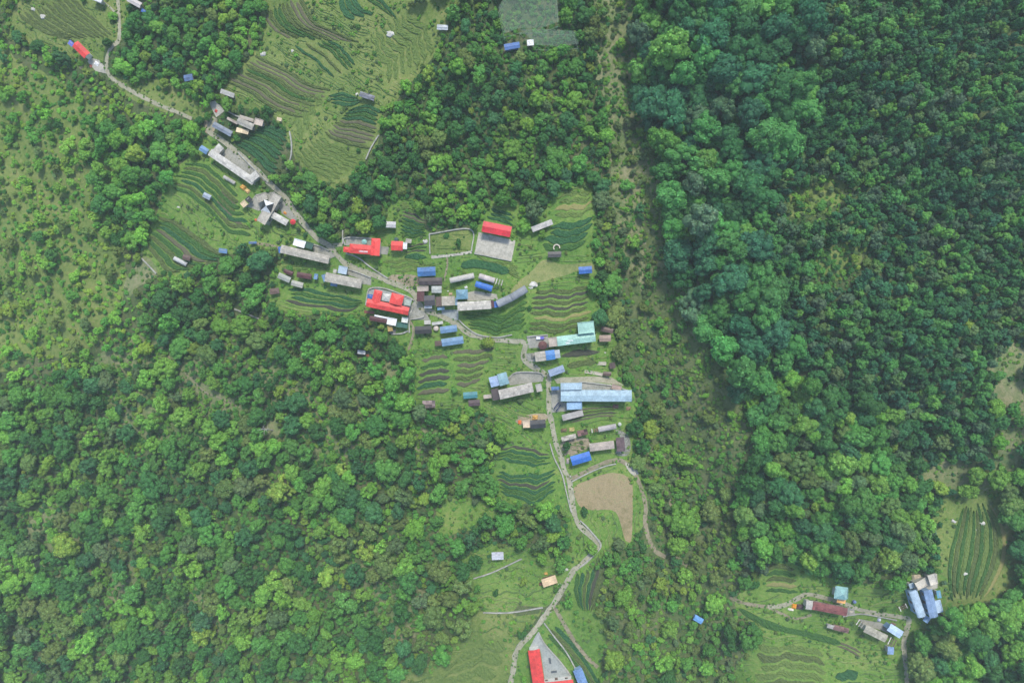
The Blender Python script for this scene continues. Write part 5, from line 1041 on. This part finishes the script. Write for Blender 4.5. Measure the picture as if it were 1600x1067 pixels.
def lf(x, y, s): return math.sin(x*.021+s)*math.sin(y*.027+s*1.7)+.6*math.sin(x*.047-y*.039+s*2.3)+.4*math.sin(x*.09+y*.08+s)
rr = random.Random(5)
GC = 24; grid = {}
def near(x, y, r, k, rmax):
    n = int((r+rmax)*k/GC)+1; ci, cj = int(x//GC), int(y//GC)
    for i in range(ci-n, ci+n+1):
        for j in range(cj-n, cj+n+1):
            for (a, b, c) in grid.get((i, j), ()):
                if (a-x)**2+(b-y)**2 < ((r+c)*k)**2: return True
    return False
def put(x, y, r): grid.setdefault((int(x//GC), int(y//GC)), []).append((x, y, r))
TN = list(TONES)
def tone_for(z, x, y):
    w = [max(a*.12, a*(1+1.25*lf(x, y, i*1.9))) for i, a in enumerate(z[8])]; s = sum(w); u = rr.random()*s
    for t, a in zip(TN, w):
        u -= a
        if u <= 0: return t
    return 'mid'
def tint(t, z=None):
    w = {5: (1.02, .96, .92), 7: (1.02, 1.0, .96), 12: (1.25, 1.12, .86), 6: (1.12, 1.0, .8), 1: (1.5, 1.28, .86), 3: (1.3, 1.15, .84), 2: (1.25, 1.12, .8)}.get(z, (1.24, 1.04, .78))  # leaf tint per zone; the hazy wood's is paler, haze mixed into its colour
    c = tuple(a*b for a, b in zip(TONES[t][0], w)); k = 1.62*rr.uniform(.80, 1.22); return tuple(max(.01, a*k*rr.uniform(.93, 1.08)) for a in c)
TREES = []; SHRUBS = []
SPECIAL = [(440,768,19,'lime','plume','bright yellow-green feathery tree in the lower woodland'), (445,752,10,'lime','plume','smaller yellow feathery tree touching the big yellow one'), (534,733,10,'lime','plume','small yellow tree in the clearing of the lower woodland'), (1066,812,22,'light','round','big bright green tree beside the gully trail'), (958,1030,19,'lime','round','bright lime tree near the lowest courtyard'), (864,836,11,'lime','round','round lime tree above the sharp path bend'), (836,861,6,'lime','round','small lime tree beside the rough meadow wall'), (847,872,8,'light','round','light green tree beside the little lime one'), (924,856,9,'light','loose','light green tree inside the sharp path bend'), (817,909,7,'lime','loose','yellowish bushy tree above the dark fenced plot'), (1035,915,14,'lime','loose','yellow-green tree standing in the gully scrub'), (1000,968,7,'light','round','small bright tree below the gully trail'), (453,258,8,'light','round','rounded light tree at the corner of the dark terraces'), (764,535,8,'lime','round','clipped yellow-green tree beside the path bend'), (758,535,7,'lime','round','lower yellow-green tree beside the clipped one'), (770,700,9,'lime','loose','yellow tree above the wavy terraces'), (706,670,10,'lime','loose','lime tree at the edge of the dark lower wood'), (725,654,7,'lime','round','small lime tree under the dark brown shed'), (488,860,8,'light','loose','pale tree low in the mixed woodland'), (1525,742,13,'light','round','bright green tree above the striped field'), (1515,766,16,'light','loose','broad bright tree touching the striped field'), (1467,763,13,'lime','round','lime tree at the edge of the dry clearing'), (1552,702,6,'lime','loose','little yellow tree on the dry bare strip'), (1510,505,9,'lime','round','yellowish tree alone in the far dark forest'), (1450,775,9,'light','round','light tree left of none but the dry clearing'), (574,545-4,7,'lime','loose','yellow-green tree beside the little white hut'), (483,200+140,9,'light','round','pale round tree above the red L-shaped house'), (504,340,10,'light','round','light round tree beside the path woodland'), (503,333,6,'light','round','small light tree leaning on its neighbour by the path'), (526,337,8,'light','round','light green tree uphill of the red L-shaped house'), (655,321,9,'light','round','light tree at the foot of the woodland'), (922,106,7,'lime','loose','lime tree high in the woodland by the gully'), (658,203,9,'light','round','first of two pale round trees in upper woodland'), (674,204,9,'light','loose','second pale tree beside the first in upper woodland'), (686,216,12,'olive','round','olive round tree below two pale trees')]
SPECIAL[24] = (1450,775,9,'light','round','light green tree bordering the dry clearing')
FOREST_EDGE = [(1091,312,14),(1117,309,14),(1144,334,15),(1170,362,14),(1135,377,18),(1127,410,13),(1098,457,17),(1128,467,15),(1159,480,16),(1120,437,11),(1102,484,13),(1164,412,12),(1033,112,22),(1010,78,17),(1115,60,24),(1160,40,22),(1130,110,26),(1095,150,19),(1170,180,24),(1105,200,22),(1145,235,20),(1180,120,24),(1220,75,22),(1080,225,14),(1215,140,22),(1075,45,20),(1060,20,18),(1150,610,17),(1180,650,15)]
for x, y, r, t, k, lab in SPECIAL:
    TREES.append([x, y, r, t, k, None, lab]); put(x, y, r)
for x, y, r in FOREST_EDGE:
    TREES.append([x, y, r, rr.choice(['mid','teal','dark','mid','light']) if y > 260 else rr.choice(['teal','dark','mid','teal']), 'round', 7, None]); put(x, y, r)
cand = []
for _ in range(75000):
    x, y = rr.uniform(-95, 1695), rr.uniform(-95, 1162); z = ZID[cell(x, y)]; lo, hi = ZONES[z][3]
    if rr.random() > ZONES[z][4]*(1+.45*lf(x, y, 3.3)): continue
    cand.append((lo+(hi-lo)*rr.random()**(1.7 if z in (5, 6, 7) else 2.8), x, y, z))
cand.sort(key=lambda c: -c[0]*rr.random()**(.6 if c[3] in (5, 6, 7) else 1.1))
for r, x, y, z in cand:
    ci = cell(x, y)
    if D[ci] < r*.75 or BARE[ci] or SOFT[ci] and (rr.random() < .985): continue
    if near(x, y, r, .62 if z in (5, 6, 7, 12) else .74, 26): continue
    put(x, y, r); kd = ZONES[z][7]; k = rr.choices(list(kd), list(kd.values()))[0]
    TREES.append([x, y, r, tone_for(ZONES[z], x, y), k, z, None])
for _ in range(100000):
    x, y = rr.uniform(-95, 1695), rr.uniform(-95, 1162); ci = cell(x, y); z = ZID[ci]; lo, hi = ZONES[z][5]
    if rr.random() > ZONES[z][6]*(1+.3*lf(x, y, 8.1)): continue
    r = lo+(hi-lo)*rr.random()**1.5
    if BARE[ci]: continue
    if SOFT[ci]:
        if rr.random() < .955+.03*lf(x, y, 5.5): continue
        r *= .6
    if D[ci] < r*.9 or near(x, y, r, .68, 26): continue
    put(x, y, r); SHRUBS.append([x, y, r, tone_for(ZONES[z], x, y), 'shrub', z, None])
TUFTS = []
for _ in range(48000):
    x, y = rr.uniform(-20, 1620), rr.uniform(-20, 1087); ci = cell(x, y)
    if not OPEN[ci] or BARE[ci] or D[ci] < 2 or rr.random() > .75+.5*lf(x*2.3, y*2.3, 4.2): continue
    r = .7+2.3*rr.random()**2.2; TUFTS.append([x, y, r, rr.choice(['light','mid','olive','light','grey']), 'shrub', 0, None])
for q_, w_ in VERGES:
    for (a_, b_) in q_:
        for s_ in range(1):
            an = rr.uniform(0, 6.28); d_ = w_*rr.uniform(.5, .85); TUFTS.append([a_+math.cos(an)*d_, b_+math.sin(an)*d_, rr.uniform(.6, 1.7), rr.choice(['light','mid','olive','grey']), 'shrub', 0, None])
TUFTS = [t for t in TUFTS if D[cell(t[0], t[1])] > -1]
def inview(t): return -5 < t[0] < 1605 and -5 < t[1] < 1072
def world_many(items):
    a = np.array([t[:3] for t in items], float); zc = np.array([KINDS[t[4]][0] for t in items]); _, _, z = P(a[:,0], a[:,1]); r = a[:,2]*mpp(z)
    x, y, _ = P(a[:,0], a[:,1], zc*r*.95); return x, y, H(x, y), r
def world(t):
    zc = KINDS[t[4]][0]; x, y, z = P(t[0], t[1], 0.0); r = t[2]*mpp(float(z)); x, y, z = P(t[0], t[1], zc*r*.95)
    return float(x), float(y), float(H(x, y)), r
named = [t for t in TREES if t[6]]; rest = sorted([t for t in TREES if not t[6] and inview(t)], key=lambda t: -t[2])
solo = named + rest[:300-len(named)]; ids = set(map(id, solo)); mass = [t for t in TREES if id(t) not in ids]
MARKS = [(127,78,'lone red house'),(295,122,'half-hidden blue hut'),(358,200,'topmost houses'),(364,262,'U-shaped lodge'),(420,325,'pyramid-roofed lodge'),(477,397,'blue-ended lodge'),(570,388,'red L-shaped house'),(606,475,'big red compound'),(775,358,'red hall'),(846,353,'tilted tin shed'),(914,422,'blue hay-meadow hut'),(900,530,'mint lodge'),(930,617,'pale blue lodge'),(907,716,'royal blue shed'),(945,770,'bare tan field'),(840,662,'black-roofed hut'),(735,620,'teal tin shed'),(670,631,'patched tin shed'),(565,550,'little white hut'),(320,600,'thin woodland trail'),(777,868,'silver tin hut'),(858,907,'cream planked hut'),(840,1040,'lowest red house'),(1091,967,'lone blue hut'),(1050,760,'gully trail bend'),(1295,950,'rusty red roof'),(1314,926,'teal pavilion'),(1440,930,'hamlet halls'),(1520,860,'striped field'),(1500,755,'dry clearing'),(573,150,'dark field hut'),(690,43,'white tent'),(800,72,'netted blue shed'),(440,768,'feathery yellow tree'),(440,30,'upper striped terraces'),(282,408,'lower pale tunnel'),(820,740,'wavy terraces'),(728,805,'small bright clearing'),(955,100,'dry grass strip'),(1040,480,'olive gully grass'),(1270,310,'dry forest gap'),(1310,410,'olive forest gap'),(1590,640,'dry bare strip'),(215,435,'dry terrace slope')]
def whereabouts(x, y):
    d, mx, my, nm = min((math.hypot(x-a, y-b), a, b, n) for a, b, n in MARKS)
    an = math.degrees(math.atan2(my-y, x-mx)) % 360; dr = ['east of', 'northeast of', 'north of', 'northwest of', 'west of', 'southwest of', 'south of', 'southeast of'][int((an+22.5)//45) % 8]
    ds = 'close' if d < 45 else 'a little way' if d < 90 else 'some way' if d < 130 else 'further' if d < 180 else 'far' if d < 240 else 'very far'
    return f'{ds} {dr} the {nm}'
def unique(items, word):
    ranks = sorted(t[2] for t in items); out = {}
    for t in items:
        q = ranks.index(t[2])/len(ranks); sz = 'small' if q < .33 else 'large' if q < .75 else 'very large'
        out.setdefault((f"{sz} {TONES[t[3]][1]} {word(t)} {whereabouts(t[0], t[1])}"), []).append(t)
    lab = {}
    for k, v in out.items():
        v.sort(key=lambda t: t[1])
        for i, t in enumerate(v): lab[id(t)] = k if len(v) == 1 else (['upper ', 'lower '][i] if len(v) == 2 else ['uppermost ', 'middle ', 'lowest '][i] if len(v) == 3 else '')+k.replace(' low bush', ' bush').replace('a little way', 'near')
    return lab
SH = {'round': 'rounded', 'tall': 'tall', 'loose': 'open', 'plume': 'feathery', 'spire': 'slender', 'wide': 'spreading'}
TLAB = unique([t for t in solo if not t[6]], lambda t: SH[t[4]]+' tree')
for t in solo:
    x, y, z, r = world(t); cm, tm, jm = rr.choice(PROTO[t[4]]); rz = rr.uniform(0, 6.28); sc = (r*rr.uniform(.82, 1.22), r*rr.uniform(.82, 1.22), r*rr.uniform(.85, 1.2))
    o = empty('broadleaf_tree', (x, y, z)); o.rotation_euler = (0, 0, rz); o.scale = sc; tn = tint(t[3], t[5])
    tag(o, t[6] or TLAB[id(t)], 'tree', 'trees standing '+ZONES[t[5]][2] if t[5] is not None else None)
    for nm, me in (('crown', cm), ('trunk', tm)):
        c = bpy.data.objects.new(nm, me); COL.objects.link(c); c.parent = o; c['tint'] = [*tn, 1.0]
sb = sorted([t for t in SHRUBS if inview(t)], key=lambda t: -t[2])[:240]; sids = set(map(id, sb)); smass = [t for t in SHRUBS if id(t) not in sids]
SLAB = unique(sb, lambda t: 'low bush')
for t in sb:
    x, y, z, r = world(t); cm = rr.choice(PROTO['shrub'])[0]
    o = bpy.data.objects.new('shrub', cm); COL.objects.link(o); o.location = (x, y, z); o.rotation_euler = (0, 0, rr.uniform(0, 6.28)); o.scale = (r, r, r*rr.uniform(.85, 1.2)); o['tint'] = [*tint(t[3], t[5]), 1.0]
    tag(o, SLAB[id(t)], 'shrub', 'bushes growing '+ZONES[t[5]][2])
def scatter(name, items, label, cat, kinds):
    protos = []; offs = {}
    coll = bpy.data.collections.new(name+'_source')
    for k in kinds:
        offs[k] = len(protos)
        for i, pr in enumerate(PROTO[k]):
            s = bpy.data.objects.new(f'{name}_{len(protos):03d}', pr[2] if k != 'shrub' else pr[0]); coll.objects.link(s); protos.append(s)
    n = len(items); co = np.zeros((n, 3)); sc = np.zeros((n, 3)); ro = np.zeros((n, 3)); ti = np.ones((n, 4)); ix = np.zeros(n, int)
    WX, WY, WZ, WR = world_many(items)
    for i, t in enumerate(items):
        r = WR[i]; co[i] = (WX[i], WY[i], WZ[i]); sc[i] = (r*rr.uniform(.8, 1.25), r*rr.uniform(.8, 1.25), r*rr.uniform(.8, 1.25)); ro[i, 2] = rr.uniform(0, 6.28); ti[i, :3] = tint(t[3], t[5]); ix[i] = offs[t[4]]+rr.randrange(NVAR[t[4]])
    m = bpy.data.meshes.new(name); m.vertices.add(n); m.vertices.foreach_set('co', co.ravel())
    for nm, ty, ar, key in (('scl', 'FLOAT_VECTOR', sc, 'vector'), ('rot', 'FLOAT_VECTOR', ro, 'vector'), ('tint', 'FLOAT_COLOR', ti, 'color'), ('pick', 'INT', ix, 'value')):
        a = m.attributes.new(nm, ty, 'POINT'); a.data.foreach_set(key, ar.ravel())
    o = bpy.data.objects.new(name, m); COL.objects.link(o)
    g = bpy.data.node_groups.new(name, 'GeometryNodeTree'); g.interface.new_socket('Geometry', in_out='INPUT', socket_type='NodeSocketGeometry'); g.interface.new_socket('Geometry', in_out='OUTPUT', socket_type='NodeSocketGeometry')
    N, Lk = g.nodes, g.links; gi = N.new('NodeGroupInput'); go = N.new('NodeGroupOutput'); ip = N.new('GeometryNodeInstanceOnPoints'); ci = N.new('GeometryNodeCollectionInfo')
    ci.inputs['Collection'].default_value = coll; ci.inputs['Separate Children'].default_value = True; ci.inputs['Reset Children'].default_value = True
    def na(nm, ty): q = N.new('GeometryNodeInputNamedAttribute'); q.data_type = ty; q.inputs['Name'].default_value = nm; return q.outputs['Attribute']
    Lk.new(gi.outputs[0], ip.inputs['Points']); Lk.new(ci.outputs[0], ip.inputs['Instance']); ip.inputs['Pick Instance'].default_value = True
    Lk.new(na('pick', 'INT'), ip.inputs['Instance Index']); Lk.new(na('rot', 'FLOAT_VECTOR'), ip.inputs['Rotation']); Lk.new(na('scl', 'FLOAT_VECTOR'), ip.inputs['Scale'])
    Lk.new(ip.outputs[0], go.inputs[0]); md = o.modifiers.new('scatter', 'NODES'); md.node_group = g
    tag(o, label, cat, kind='stuff')
scatter('forest_trees', mass, 'continuous mixed green forest canopy covering the slopes', 'forest', ['round','tall','loose','plume','spire','wide'])
scatter('undergrowth', smass, 'dense low green bushes filling the slopes between trees', 'undergrowth', ['shrub'])
scatter('grass_tufts', TUFTS, 'rough grass tufts and weeds over the open meadows', 'grass', ['shrub'])
print('tufts', len(TUFTS)); print('trees', len(TREES), 'shrubs', len(SHRUBS), 'buildings', NB[0], 'objects', len(bpy.data.objects))
